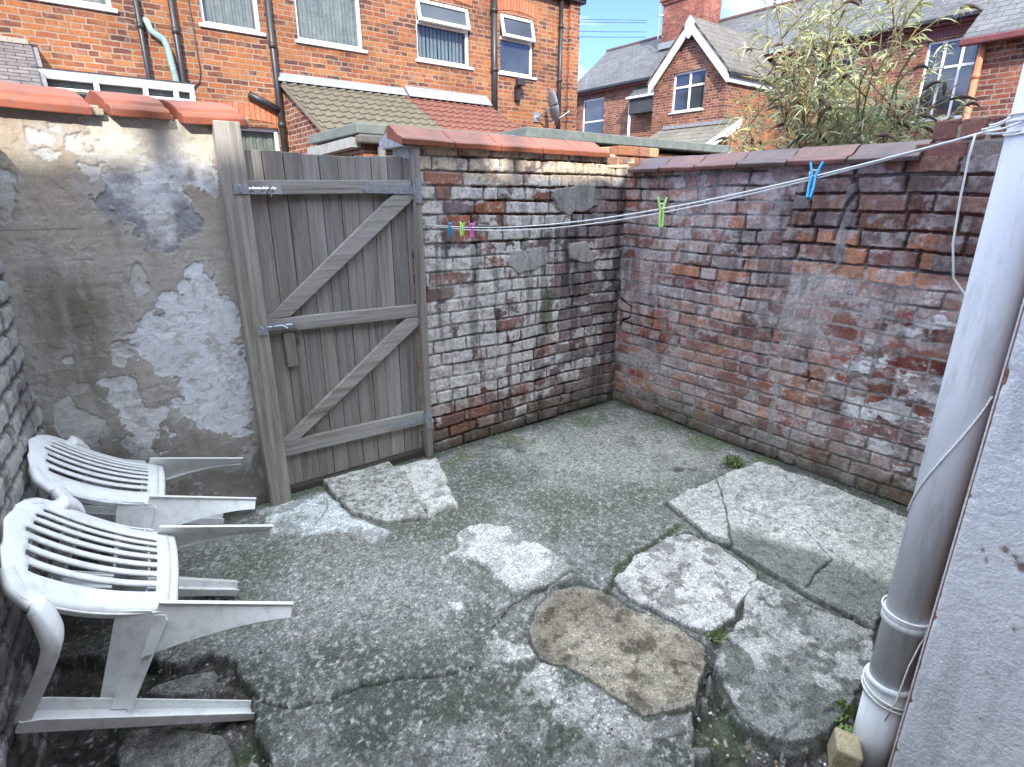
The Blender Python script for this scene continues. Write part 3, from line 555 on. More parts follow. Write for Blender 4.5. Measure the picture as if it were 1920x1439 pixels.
# the ragged brick corner where the two walls meet
mm = MB(); pal = [(.36, .17, .08), (.3, .13, .07), (.3, .15, .1), (.42, .3, .18)]
for k in range(30):
    cx = 3.12+.115*(k % 5)+random.uniform(-.01, .01); lay = k//5; cz = 1.845+.072*(lay//3); cy = 3.02+.105*(lay % 3)
    if lay >= 3 and random.random() < .25: continue
    M = Matrix.Translation((cx+.05, cy, cz)) @ Matrix.Rotation(random.uniform(-.08, .08), 4, 'Z') @ Matrix.Rotation(random.uniform(-.05, .05), 4, 'X')
    mm.box(-.052, .052, -.05, .05, -.03, .034, random.choice(pal), M)
mm.build('corner_brick', M_BRICKY, br, bevel=.006)
mm = MB(); mm.prism([(3.12, 2.96, 1.80), (3.34, 2.965, 1.80), (3.36, 2.97, 1.87), (3.30, 3.0, 1.90), (3.14, 3.0, 1.85)], (0, .1, 0)).prism([(3.1, 2.98, 1.84), (3.62, 2.985, 1.84), (3.62, 3.02, 1.885), (3.1, 3.02, 1.90)], (0, .2, 0))
mm.build('mortar_fillet', plain_mat('cream_mortar', (.52, .42, .3), .95, .3, 30, bd=.01), br, bevel=.012)

rw = thing('brick_wall', 'dark red and lilac brick wall under purple-brown coping tiles, on the right of the yard', 'wall', (3.45, 1.9, 0))
make_right_brick(rw); MB().box(3.362, 3.58, .3, 3.2, -.05, 1.79).build('wall_core', M_CORE, rw)
pp = [(3.275, 1.768), (3.272, 1.79), (3.29, 1.805), (3.33, 1.812), (3.37, 1.828), (3.41, 1.858), (3.45, 1.872), (3.49, 1.862), (3.55, 1.82), (3.62, 1.79), (3.61, 1.768), (3.45, 1.83), (3.31, 1.775)]
ys_ = [1.10, 1.43, 1.75, 2.06, 2.36, 2.64, 2.92]
for i in range(6):
    coping(rw, ys_[i]+.004, ys_[i+1]-.004, pp, 'y', M_PURP if i in (0, 2, 5) else M_RUST, .06, (random.uniform(-.003, .003), random.uniform(-.003, .003)), random.uniform(-.004, .004))
mm = MB(); pal = [(.2, .09, .075), (.16, .07, .06), (.13, .08, .075), (.24, .12, .09), (.22, .19, .17)]
for k in range(6):
    yy = .50+.108*k; M = Matrix.Translation((3.45+random.uniform(-.006, .006), yy, 1.895+random.uniform(-.006, .004))) @ Matrix.Rotation(random.uniform(-.05, .05), 4, 'X') @ Matrix.Rotation(random.uniform(-.05, .05), 4, 'Z')
    mm.box(-.108, .108, -.047, .047, -.04, .045, pal[(k*2) % 5], M)
for k in range(4): mm.box(3.338+random.uniform(-.004, .004), 3.56, .28+.22*k, .28+.22*k+.208, 1.775, 1.846, pal[(k+2) % 5])
mm.build('end_brick', M_BRICKY, rw, bevel=.006)
MB().box(3.35, 3.55, .3, 1.07, 1.75, 1.92).build('mortar_bed', M_MORT, rw)

lw = thing('brick_wall', 'rough whitewashed grey brick wall the chairs lean against, on the left of the yard', 'wall', (-.5, 1.5, 0))
make_left_brick(lw)
MB().prism([(-.40, 2.98, -.1), (-.74, -2.4, -.1), (-1.0, -2.4, -.1), (-.7, 2.98, -.1)], (0, 0, 2.0)).build('wall_core', M_CORE, lw)
MB().prism([(lw_x(.62)+.0, .62, -.1), (lw_x(-2.4), -2.4, -.1), (-.9, -2.4, -.1), (-.6, .62, -.1)], (0, 0, 2.0)).build('brick_face', M_CORE, lw)
# ================================================================ the ground
g = MB(); g.box(-60, 80, -50, 90, -.6, -.17)
tag(g.build('ground', plain_mat('alley_dirt', (.12, .115, .10), .95, .3, 3, bd=.01)), kind='structure')
def base_h(x, y):
    return (fbm(x*1.3, y*1.3, 3, 1)-.5)*.02+(fbm(x*9, y*9, 4, 2)-.5)*.006
def make_floor():
    x = np.arange(-.62, 3.38, .0065); y = np.arange(-.6, 3.12, .0065); X, Y = np.meshgrid(x, y)
    Z = base_h(X, Y); n = fbm(X*1.5, Y*1.5, 5, 3); n2 = fbm(X*6, Y*6, 5, 4); fine = fbm(X*45, Y*45, 3, 5)
    wx = X+(fbm(X*7, Y*7, 4, 6)-.5)*.12; wy = Y+(fbm(X*7, Y*7, 4, 7)-.5)*.12
    col = np.ones(X.shape+(3,))*np.array((.12, .128, .115))
    back = ss(1.55, 2.0, wy+.25*wx-.25); col = mixc(col, (.24, .24, .215), back*.9*ss(.3, .55, n+.08))
    far = ss(-.05, .4, poly_sd(wx, wy, [(1.75, 3.0), (3.3, 3.0), (3.3, 1.7), (2.4, 1.6), (1.8, 2.1)])); col = mixc(col, (.42, .42, .375), far*.85*ss(.36, .56, n2+.06))
    rt = ss(.0, .25, poly_sd(wx, wy, [(1.5, 2.1), (2.4, 2.2), (2.6, 1.5), (1.7, 1.3), (1.4, 1.5)])); col = mixc(col, (.13, .135, .12), rt*.6)
    # algae greens and darker areas in front
    al = ss(.42, .62, fbm(X*2.2, Y*2.2, 4, 8)); col = mixc(col, (.11, .125, .09), al*.75*(1-.7*far))
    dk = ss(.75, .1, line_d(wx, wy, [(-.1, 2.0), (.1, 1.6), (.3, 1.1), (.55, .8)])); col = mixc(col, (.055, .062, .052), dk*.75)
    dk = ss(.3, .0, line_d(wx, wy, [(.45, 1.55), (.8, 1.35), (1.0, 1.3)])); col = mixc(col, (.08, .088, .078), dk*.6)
    gr = ss(.35, .0, line_d(wx, wy, [(.55, 2.15), (.85, 1.8), (1.05, 1.6)])); col = mixc(col, (.30, .30, .295), gr*.7*ss(.4, .6, n2))
    bl = ss(.48, .64, fbm(X*3.4, Y*3.4, 5, 9)); col = mixc(col, (.29, .29, .285), bl*.45)
    pale = ss(.49, .57, fbm(X*7, Y*7, 5, 10, .6)); bz = ss(.22, .0, line_d(X, Y, [(1.12, 1.5), (1.05, 1.2), (1.02, 1.0), (1.14, .78), (1.16, .6)])); col = mixc(col, (.56, .56, .55), pale*bz*.9)
    bz2 = ss(.24, .0, line_d(X, Y, [(.72, 1.0), (.82, .85), (.9, .65)])); col = mixc(col, (.44, .44, .44), ss(.45, .57, fbm(X*9, Y*9, 5, 1, .6))*bz2*.8)
    fs = ss(.60, .68, fbm(X*60, Y*60, 2, 3)); col = mixc(col, (.42, .42, .41), fs*.45); fd = ss(.60, .7, fbm(X*70, Y*70, 2, 9)); col = mixc(col, (.06, .06, .055), fd*.5)
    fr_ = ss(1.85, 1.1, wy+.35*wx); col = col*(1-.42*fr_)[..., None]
    # pale cement lying by the gate and the smooth pale patch in the middle
    for k, c, hgt, wob in (('blue_cement', (.60, .63, .64), .01, .07), ('pale_patch', (.55, .56, .55), .022, .14), ('chip', (.66, .66, .64), .006, .03)):
        s_ = poly_sd(X, Y, GF[k])+(fbm(X*8, Y*8, 5, 2, .6)-.5)*wob; m = ss(-.004, .02, s_); Z += m*hgt
        cc = np.ones_like(col)*np.array(c)*(.75+.5*fbm(X*9, Y*9, 4, 5))[..., None]
        if k == 'pale_patch': cc = mixc(cc, (.20, .205, .19), ss(.45, .62, fbm(X*5, Y*9, 4, 6))*.75)
        else: cc = mixc(cc, (.2, .2, .19), ss(.56, .64, fbm(X*14, Y*14, 4, 6))*.6)
        col = col*(1-m[..., None])+cc*m[..., None]
    # holes broken through the concrete, filled with wet soil and rubble
    for k in ('hole_l', 'hole_r'):
        s_ = poly_sd(X, Y, GF[k])+(fbm(X*11, Y*11, 4, 4)-.5)*.06; m = ss(-.004, .012, s_)
        Z = Z-m*(.075-.05*fbm(X*9, Y*9, 4, 6)*1.0)+m*(fbm(X*38, Y*38, 3, 5)-.5)*.022
        soil = mixc(np.ones_like(col)*np.array((.035, .031, .028)), (.085, .08, .074), ss(.5, .62, fbm(X*28, Y*28, 4, 2))); soil = mixc(soil, (.05, .07, .03), ss(.58, .7, fbm(X*7, Y*7, 4, 3))*.6)
        col = col*(1-m[..., None])+soil*m[..., None]
    for k, w in (('crack1', .008), ('crack5', .005), ('crack6', .009), ('crack7', .006), ('crack8', .018)):
        d = line_d(X+(fbm(X*12, Y*12, 3, 3)-.5)*.03, Y+(fbm(X*12, Y*12, 3, 8)-.5)*.03, GF[k]); m = ss(w, w*.3, d); Z -= m*.012; col = col*(1-.72*m)[..., None]
        if k == 'crack8': col = mixc(col, (.06, .09, .03), ss(w*2, w*.5, d+(n2-.5)*.03)*.5)
    for k in ('slab_right', 'slab_near', 'slab_square', 'slab_brown'):
        j = ss(.022, .002, np.abs(poly_sd(X, Y, GF[k])+(n2-.5)*.03)); col = mixc(col, (.04, .043, .034), j*.85); Z -= j*.006
    hl = ss(.62, .68, fbm(X*2.3+.4*Y, Y*2.3, 5, 11, .6))
    # darker along the foot of the walls, moss
    e = np.minimum(2.96-Y, 3.32-X); em = ss(.10, .0, e+(fbm(X*10, Y*10, 4, 3)-.5)*.08); col = mixc(col, (.06, .062, .05), em*.8)
    em = ss(.16, .0, X-lw_x(Y)+(fbm(X*8, Y*8, 4, 2)-.5)*.1); col = mixc(col, (.045, .045, .04), em*.85)
    gm = ss(.6, .68, fbm(X*5, Y*5, 4, 7))*ss(.3, .1, np.minimum(np.abs(e-.05), np.hypot(X-2.6, Y-1.75)-.1)); col = mixc(col, (.09, .13, .05), gm*.6)
    for k, (a, b) in enumerate(GF['holes']):
        m = ss(.05, .02, np.hypot(X-a, (Y-b)*1.2)+(fbm(X*25, Y*25, 3, k)-.5)*.05); col = col*(1-.7*m)[..., None]; Z -= m*.01
    wsp = ss(.86, .9, vnoise(X*75, Y*75, 6)); col = mixc(col, (.5, .5, .48), wsp*.5)
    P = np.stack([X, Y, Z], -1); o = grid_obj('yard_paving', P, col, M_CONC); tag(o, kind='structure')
make_floor()
def slab(name, label, cat, key, top, th, colf, seed, edge=.005, wob=.05, parent=None, group=None, mat=None, res=.0055, tilt=(0, 0), cracks=()):
    P_ = np.array(GF[key]); x0, y0 = P_.min(0)-.04; x1, y1 = P_.max(0)+.04
    x = np.arange(x0, x1, res); y = np.arange(y0, y1, res); X, Y = np.meshgrid(x, y)
    s_ = poly_sd(X, Y, P_)+(fbm(X*8, Y*8, 5, seed, .6)-.5)*wob+(fbm(X*40, Y*40, 2, seed)-.5)*.008
    cx, cy = P_.mean(0); m = ss(-.003, edge, s_); chip_ = ss(.02, .0, s_)*(fbm(X*14, Y*14, 3, seed+2)-.4)*.014
    Z = top+tilt[0]*(X-cx)+tilt[1]*(Y-cy)+(fbm(X*3, Y*3, 3, seed)-.5)*.012+(fbm(X*16, Y*16, 4, seed+1)-.5)*.006-chip_
    Z = Z-(1-m)*th
    col = colf(X, Y, s_); vein = ss(.56, .62, fbm(X*10+Y*3, Y*26, 5, seed+3, .62)); col = col*(1-.2*vein)[..., None]
    pit = ss(.66, .72, vnoise(X*55, Y*55, seed)*.6+vnoise(X*110, Y*110, seed+1)*.4); col = col*(1-.42*pit)[..., None]; Z = Z-pit*.0015
    col = mixc(col, (.045, .05, .04), ss(.010, .0, s_)*.8)
    for k, w in cracks:
        d = line_d(X+(fbm(X*14, Y*14, 3, 3)-.5)*.02, Y+(fbm(X*14, Y*14, 3, 8)-.5)*.02, GF[k]); c_ = ss(w, w*.3, d); Z -= c_*.01; col = col*(1-.8*c_)[..., None]
    o = grid_obj(name, np.stack([X, Y, Z], -1), col, mat or M_SLAB, parent, mask=s_ > -.006)
    # an underside closes the slab
    if not parent: tag(o, label, cat, group)
    return o
def c_right(X, Y, s):
    c = np.ones(X.shape+(3,))*np.array((.53, .54, .50))*(.8+.4*fbm(X*3, Y*3, 4, 2))[..., None]
    wx = X+(fbm(X*6, Y*6, 4, 5)-.5)*.25
    d = ss(2.52, 2.36, wx+.25*(Y-1.1))*ss(1.38, 1.2, Y+(fbm(X*6, Y*6, 3, 1)-.5)*.15); c = mixc(c, (.14, .15, .135), d*.9)
    d2 = ss(.62, .5, Y+.25*(X-2.5)*0+(fbm(X*6, Y*6, 3, 7)-.5)*.1-.25*(X-2.2)*.5); c = mixc(c, (.16, .165, .15), d2*.75)
    c = mixc(c, (.24, .245, .225), ss(.52, .62, fbm(X*30, Y*60, 4, 6))*.45); return c
def c_square(X, Y, s):
    c = np.ones(X.shape+(3,))*np.array((.44, .435, .42))*(.8+.4*fbm(X*5, Y*5, 4, 3))[..., None]
    c = mixc(c, (.62, .62, .61), ss(.48, .62, fbm(X*6, Y*9, 5, 8, .6))*.55); return mixc(c, (.16, .15, .14), ss(.58, .64, fbm(X*18, Y*18, 4, 4))*.7)
def c_near(X, Y, s):
    c = np.ones(X.shape+(3,))*np.array((.19, .195, .185)); w = ss(.3, .9, (X-1.45)*.5+(Y-.5)*1.2+(fbm(X*5, Y*5, 4, 6)-.5)*.6); c = mixc(c, (.56, .56, .53), w*.8)
    c = mixc(c, (.10, .105, .095), ss(.47, .57, fbm(X*10, Y*14, 5, 2, .62))*.8); return mixc(c, (.5, .5, .5), ss(.6, .66, fbm(X*9, Y*9, 5, 9, .6))*.6)
def c_brown(X, Y, s):
    c = np.ones(X.shape+(3,))*np.array((.215, .187, .145))*(.7+.6*fbm(X*4, Y*4, 4, 3))[..., None]
    c = mixc(c, (.075, .065, .045), ss(.53, .6, fbm(X*17, Y*17, 5, 5, .62))*.8); c = mixc(c, (.40, .36, .29), ss(.57, .68, fbm(X*6, Y*6, 5, 1, .6))*.55)
    c = mixc(c, (.30, .295, .28), ss(.05, .0, s+(fbm(X*11, Y*11, 5, 7, .62)-.5)*.12)*.35)
    return mixc(c, (.10, .095, .06), ss(1.45, 1.2, X+Y*.6-.9)*ss(1.02, .85, Y)*.0)
def c_sill(X, Y, s):
    c = np.ones(X.shape+(3,))*np.array((.52, .515, .48))*(.8+.4*fbm(X*5, Y*5, 4, 3))[..., None]; return mixc(c, (.17, .165, .15), ss(.5, .57, fbm(X*46, Y*46, 4, 5))*.65)
def c_white(X, Y, s):
    c = np.ones(X.shape+(3,))*np.array((.62, .62, .59))*(.85+.3*fbm(X*6, Y*6, 4, 3))[..., None]; c = mixc(c, (.55, .53, .45), ss(.02, .0, np.abs(s-.03))*.5)
    return mixc(c, (.26, .25, .24), ss(.55, .63, fbm(X*12, Y*12, 4, 2))*.6)
def c_rock(X, Y, s):
    c = np.ones(X.shape+(3,))*np.array((.15, .15, .14))*(.6+.8*fbm(X*12, Y*12, 4, 3))[..., None]; return mixc(c, (.28, .28, .27), ss(.55, .65, fbm(X*20, Y*20, 4, 7))*.6)
slab('paving_slab', 'large pale grey cracked slab lying against the foot of the dark red brick wall', 'paving slab', 'slab_right', .018, .06, c_right, 1, cracks=(('crack2', .0065), ('crack3', .0065), ('crack4', .005)))
slab('paving_slab', 'mottled pinkish-grey square piece of slab between the brown slab and the large pale slab', 'paving slab', 'slab_square', .014, .05, c_square, 2, wob=.06)
slab('paving_slab', 'thick speckled dark grey slab with a rounded end, nearest to the drainpipe', 'paving slab', 'slab_near', .012, .12, c_near, 3, edge=.008)
slab('paving_slab', 'brown muddy broken slab in the middle foreground', 'paving slab', 'slab_brown', .008, .03, c_brown, 4, edge=.005, wob=.06)
slab('sill_slab', 'speckled pebbly concrete slab sloping up to the foot of the gate', 'paving slab', 'sill_slab', .03, .05, c_sill, 5, tilt=(0, .03))
slab('sill_slab', 'whitish crumbling concrete slab below the right-hand gate post', 'paving slab', 'sill_white', .022, .05, c_white, 6, edge=.02, wob=.08)
slab('stone_chip', 'small pale flake of slab beside the corner of the large pale slab', 'stone', 'chipstone', .028, .05, lambda X, Y, s: c_right(X+.3, Y+.4, s), 7, res=.004)
for key, lab, top in (('rock1', 'long broken stone in the dark hole under the near chair', .01), ('rock2', 'wide broken lump of concrete in the dark hole below the near chair legs', .0), ('rock3', 'small stone at the right end of the dark hole below the near chair', -.01),
                      ('rub1', 'broken corner of concrete below the brown slab', .01), ('rub2', 'wedge of rubble between the brown slab and the soil hole on the right', -.002), ('rub3', 'pale flaky lump of concrete at the bottom middle of the yard', .006),
                      ('rub4', 'small stone between the brown slab and the thick rounded slab, upper one', .01), ('rub5', 'small stone between the brown slab and the soil hole, lower one', .004)):
    slab('broken_stone', lab, 'stone', key, top, .08, c_rock, len(key)+ord(key[-1]), edge=.022, wob=.02, res=.0045, tilt=(.06*math.sin(len(lab)), .05), group='rubble of broken concrete')
mm = MB(); M = Matrix.Translation((1.575, .385, .02)) @ Matrix.Rotation(.5, 4, 'Z') @ Matrix.Rotation(.12, 4, 'X'); mm.box(-.04, .05, -.036, .036, -.07, .02, (.36, .31, .2), M)
tag(mm.build('loose_brick', M_BRICKY, bevel=.009), 'small beige piece of brick at the foot of the grey drainpipe', 'brick')
# little crumbs lying about
mm = MB()
for k in range(420):
    hx = (0, 2, 1, 2, 0, 2, 2)[k % 7]
    if hx == 0: px, py = random.uniform(-.25, .35), random.uniform(1.2, 2.1)
    elif hx == 1: px, py = random.uniform(1.3, 1.6), random.uniform(.4, .75)
    else: px, py = random.uniform(0, 3.2), random.uniform(.4, 2.9)
    s_ = random.uniform(.0015, .0045) if hx == 2 else random.uniform(.0015, .007); zz = float(base_h(np.array([px]), np.array([py]))[0])+(.004 if hx == 2 else -.03)
    M = Matrix.Translation((px, py, zz)) @ Matrix.Rotation(random.uniform(0, 6), 4, 'Z') @ Matrix.Rotation(random.uniform(-1, 1), 4, 'X'); c = random.choice(((.5, .5, .48), (.2, .19, .17), (.12, .12, .11), (.3, .2, .14))); mm.box(-s_, s_, -s_*.6, s_*.6, -s_*.5, s_*.5, c, M)
tag(mm.build('concrete_crumbs', M_CONC), kind='stuff')
M_WEED = plain_mat('weed_leaf', (.10, .16, .035), .6, .35, 20)
def tuft(x, y, n, r, label, z=.0):
    mm = MB()
    for k in range(n):
        a = random.uniform(0, 2*PI); q = random.uniform(.3, 1)*r; h = random.uniform(.01, .045)*(r/.07); w = random.uniform(.003, .006); px, py = x+math.cos(a)*q*.5, y+math.sin(a)*q*.5; ex, ey = x+math.cos(a)*q, y+math.sin(a)*q
        nx, ny = -math.sin(a)*w, math.cos(a)*w
        mm.add([(px-nx*.5, py-ny*.5, z), (px+nx*.5, py+ny*.5, z), ((px+ex)/2+nx, (py+ey)/2+ny, z+h), ((px+ex)/2-nx, (py+ey)/2-ny, z+h), (ex, ey, z+h*.7)], [(0, 1, 2, 3), (3, 2, 4)])
    tag(mm.build('weed_tuft', M_WEED), label, 'weed', 'weeds in the yard')
tuft(*GF['tuft1'][0], 70, .07, 'low green weed at the foot of the whitewashed brick wall')
tuft(*GF['tuft2'][0], 110, .09, 'flat green weed beside the back corner of the large pale slab', .005)
tuft(*GF['tuft3'][0], 120, .09, 'dark green weed in the hole next to the drainpipe', -.03)
tuft(*GF['tuft5'][0], 40, .05, 'small weed in the joint between the brown slab and the rounded slab')
# ================================================================ gate
def wc(g_=None):
    v = g_ or random.uniform(.8, 1.2); a = random.uniform(-.006, .006); return (.30*v+a, .286*v, .262*v-a)
gp = MB().box(.592, .70, 2.905, 3.02, -.02, 1.915, wc(1.15))
tag(gp.build('gate_post', M_WOODV, bevel=.004), 'thick square wooden gate post against the tan rendered wall', 'gate post')
gp = MB().box(1.574, 1.615, 2.945, 3.0, .0, 1.885, wc(.95))
tag(gp.build('gate_post', M_WOODV, bevel=.003), 'thin wooden gate post carrying the hinges beside the brick wall', 'gate post')
gt = thing('wooden_gate', 'weathered grey wooden boarded gate with three rails and two diagonal braces', 'gate', (1.14, 3.0, .06))
mm = MB(); xx = .708; k = 0
while xx < 1.56:
    w = min(random.choice((.092, .096, .088)), 1.567-xx); dz = random.uniform(-.004, .004); dy = random.uniform(-.0025, .0025); v = random.choice((.8, .9, 1.0, 1.08, 1.15, .86))
    M = Matrix.Translation((xx+w/2, 3.012+dy, .93)) @ Matrix.Rotation(random.uniform(-.03, .03), 4, 'Z') @ Matrix.Rotation(random.uniform(-.002, .002), 4, 'Y')
    mm.box(-w/2+.0014, w/2-.0014, -.01, .01, -.875+dz, .875+dz+.004*math.sin(k), wc(v), M); mm.box(xx-.008, xx+.008, 3.014, 3.019, .08, 1.79, (.05, .045, .04)); xx += w; k += 1
mm.build('board_panel', M_WOODV, gt, bevel=.0025)
def rail(x0, x1, zl, zr, h, nm='rail', y=2.967, th=.034, m=None):
    b = MB(); b.prism([(x0, y, zl), (x1, y, zr), (x1, y, zr+h), (x0, y, zl+h)], (0, th, 0), wc(random.uniform(1.1, 1.3))); return b.build(nm, m or M_WOODH, gt, bevel=.003)
rail(.706, 1.566, 1.607, 1.622, .066); rail(.704, 1.57, .938, .921, .072); rail(.706, 1.60, .25, .228, .083)
# the top rail is as deep as the others seen square on
def brace(xa, za, xb, zb, w, nm='brace', th=.032):
    d = Vector((xb-xa, 0, zb-za)).normalized(); Lg = math.hypot(xb-xa, zb-za); b = MB(); M = Matrix.Translation((xa, 2.969, za)) @ Matrix.Rotation(-math.atan2(d.z, d.x), 4, 'Y')
    b.box(0, Lg, 0, th-.002, -w/2, w/2, wc(1.22), M); o = b.build(nm, M_WOODH, gt, bevel=.003); return o
def brace_p(pts): return MB().prism([(a, 2.969, b) for a, b in pts], (0, .031, 0), wc(1.22)).build('brace', M_WOODH, gt, bevel=.003)
brace_p([(.715, 1.011), (.832, 1.012), (1.585, 1.597), (1.575, 1.62), (1.46, 1.618)])
brace_p([(.705, .336), (.80, .331), (1.572, .87), (1.572, .918), (1.49, .92)])
# rail 1 upper strip
MB().box(.786, .842, 2.972, 2.998, .745, .93, wc(.8)).build('handle_block', M_WOODV, gt, bevel=.003)
def hinge(z, xl):
    b = MB(); b.prism([(xl, 2.962, z+.0), (xl+.02, 2.962, z+.022), (1.575, 2.962, z+.024), (1.575, 2.962, z-.022), (xl+.02, 2.962, z-.018)], (0, .004, 0))
    b.box(1.578, 1.612, 2.938, 2.944, z-.07, z+.06); b.tube([(1.577, 2.952, z-.03), (1.577, 2.952, z+.03)], .008, 10)
    for xx in (xl+.04, 1.40, 1.52, 1.595):
        b.tube([(xx, 2.958 if xx < 1.57 else 2.936, z), (xx, 2.964 if xx < 1.57 else 2.944, z)], .006, 8)
    b.build('hinge', M_ZINC, gt)
hinge(1.638, 1.28); hinge(.272, 1.315)
b = MB(); b.box(.715, .86, 2.958, 2.965, 1.612, 1.648).tube([(.632, 2.946, 1.634), (.83, 2.946, 1.634)], .0065, 10)
for xx in (.725, .772, .818): b.tube([(xx, 2.962, 1.645), (xx, 2.942, 1.643), (xx, 2.938, 1.634), (xx, 2.942, 1.625), (xx, 2.962, 1.622)], .004, 6)
b.tube([(.80, 2.946, 1.634), (.80, 2.932, 1.645)], .005, 6).tube([(.80, 2.935, 1.66), (.80, 2.928, 1.6)], .0045, 6)
b.build('slide_bolt', M_BRIGHT, gt)
b = MB(); b.box(.715, .855, 2.958, 2.965, .952, .990).tube([(.65, 2.944, .975), (.83, 2.946, .975)], .0065, 10)
for xx in (.735, .79, .845): b.tube([(xx, 2.962, .985), (xx, 2.94, .982), (xx, 2.94, .968), (xx, 2.962, .962)], .004, 6)
b.tube([(.78, 2.944, .975), (.80, 2.93, .96)], .005, 6); b.build('latch', M_ZINC, gt)
# receiver plates fixed to the left post
b = MB(); b.box(.635, .695, 2.899, 2.904, 1.612, 1.655).tube([(.66, 2.9, 1.648), (.66, 2.888, 1.645), (.66, 2.888, 1.622), (.66, 2.9, 1.62)], .004, 6); b.build('keeper_plate', M_ZINC, gt)
b = MB(); b.box(.645, .695, 2.899, 2.904, .95, .995).tube([(.67, 2.9, .99), (.67, 2.885, .985), (.67, 2.885, .962), (.67, 2.9, .958)], .004, 6); b.build('keeper_plate', M_ZINC, gt)
tag(MB().box(.70, 1.58, 2.985, 3.06, -.03, .045, (.07, .062, .05)).build('gate_sill', M_WOODH, bevel=.006), 'dark damp timber sill under the wooden gate', 'sill')
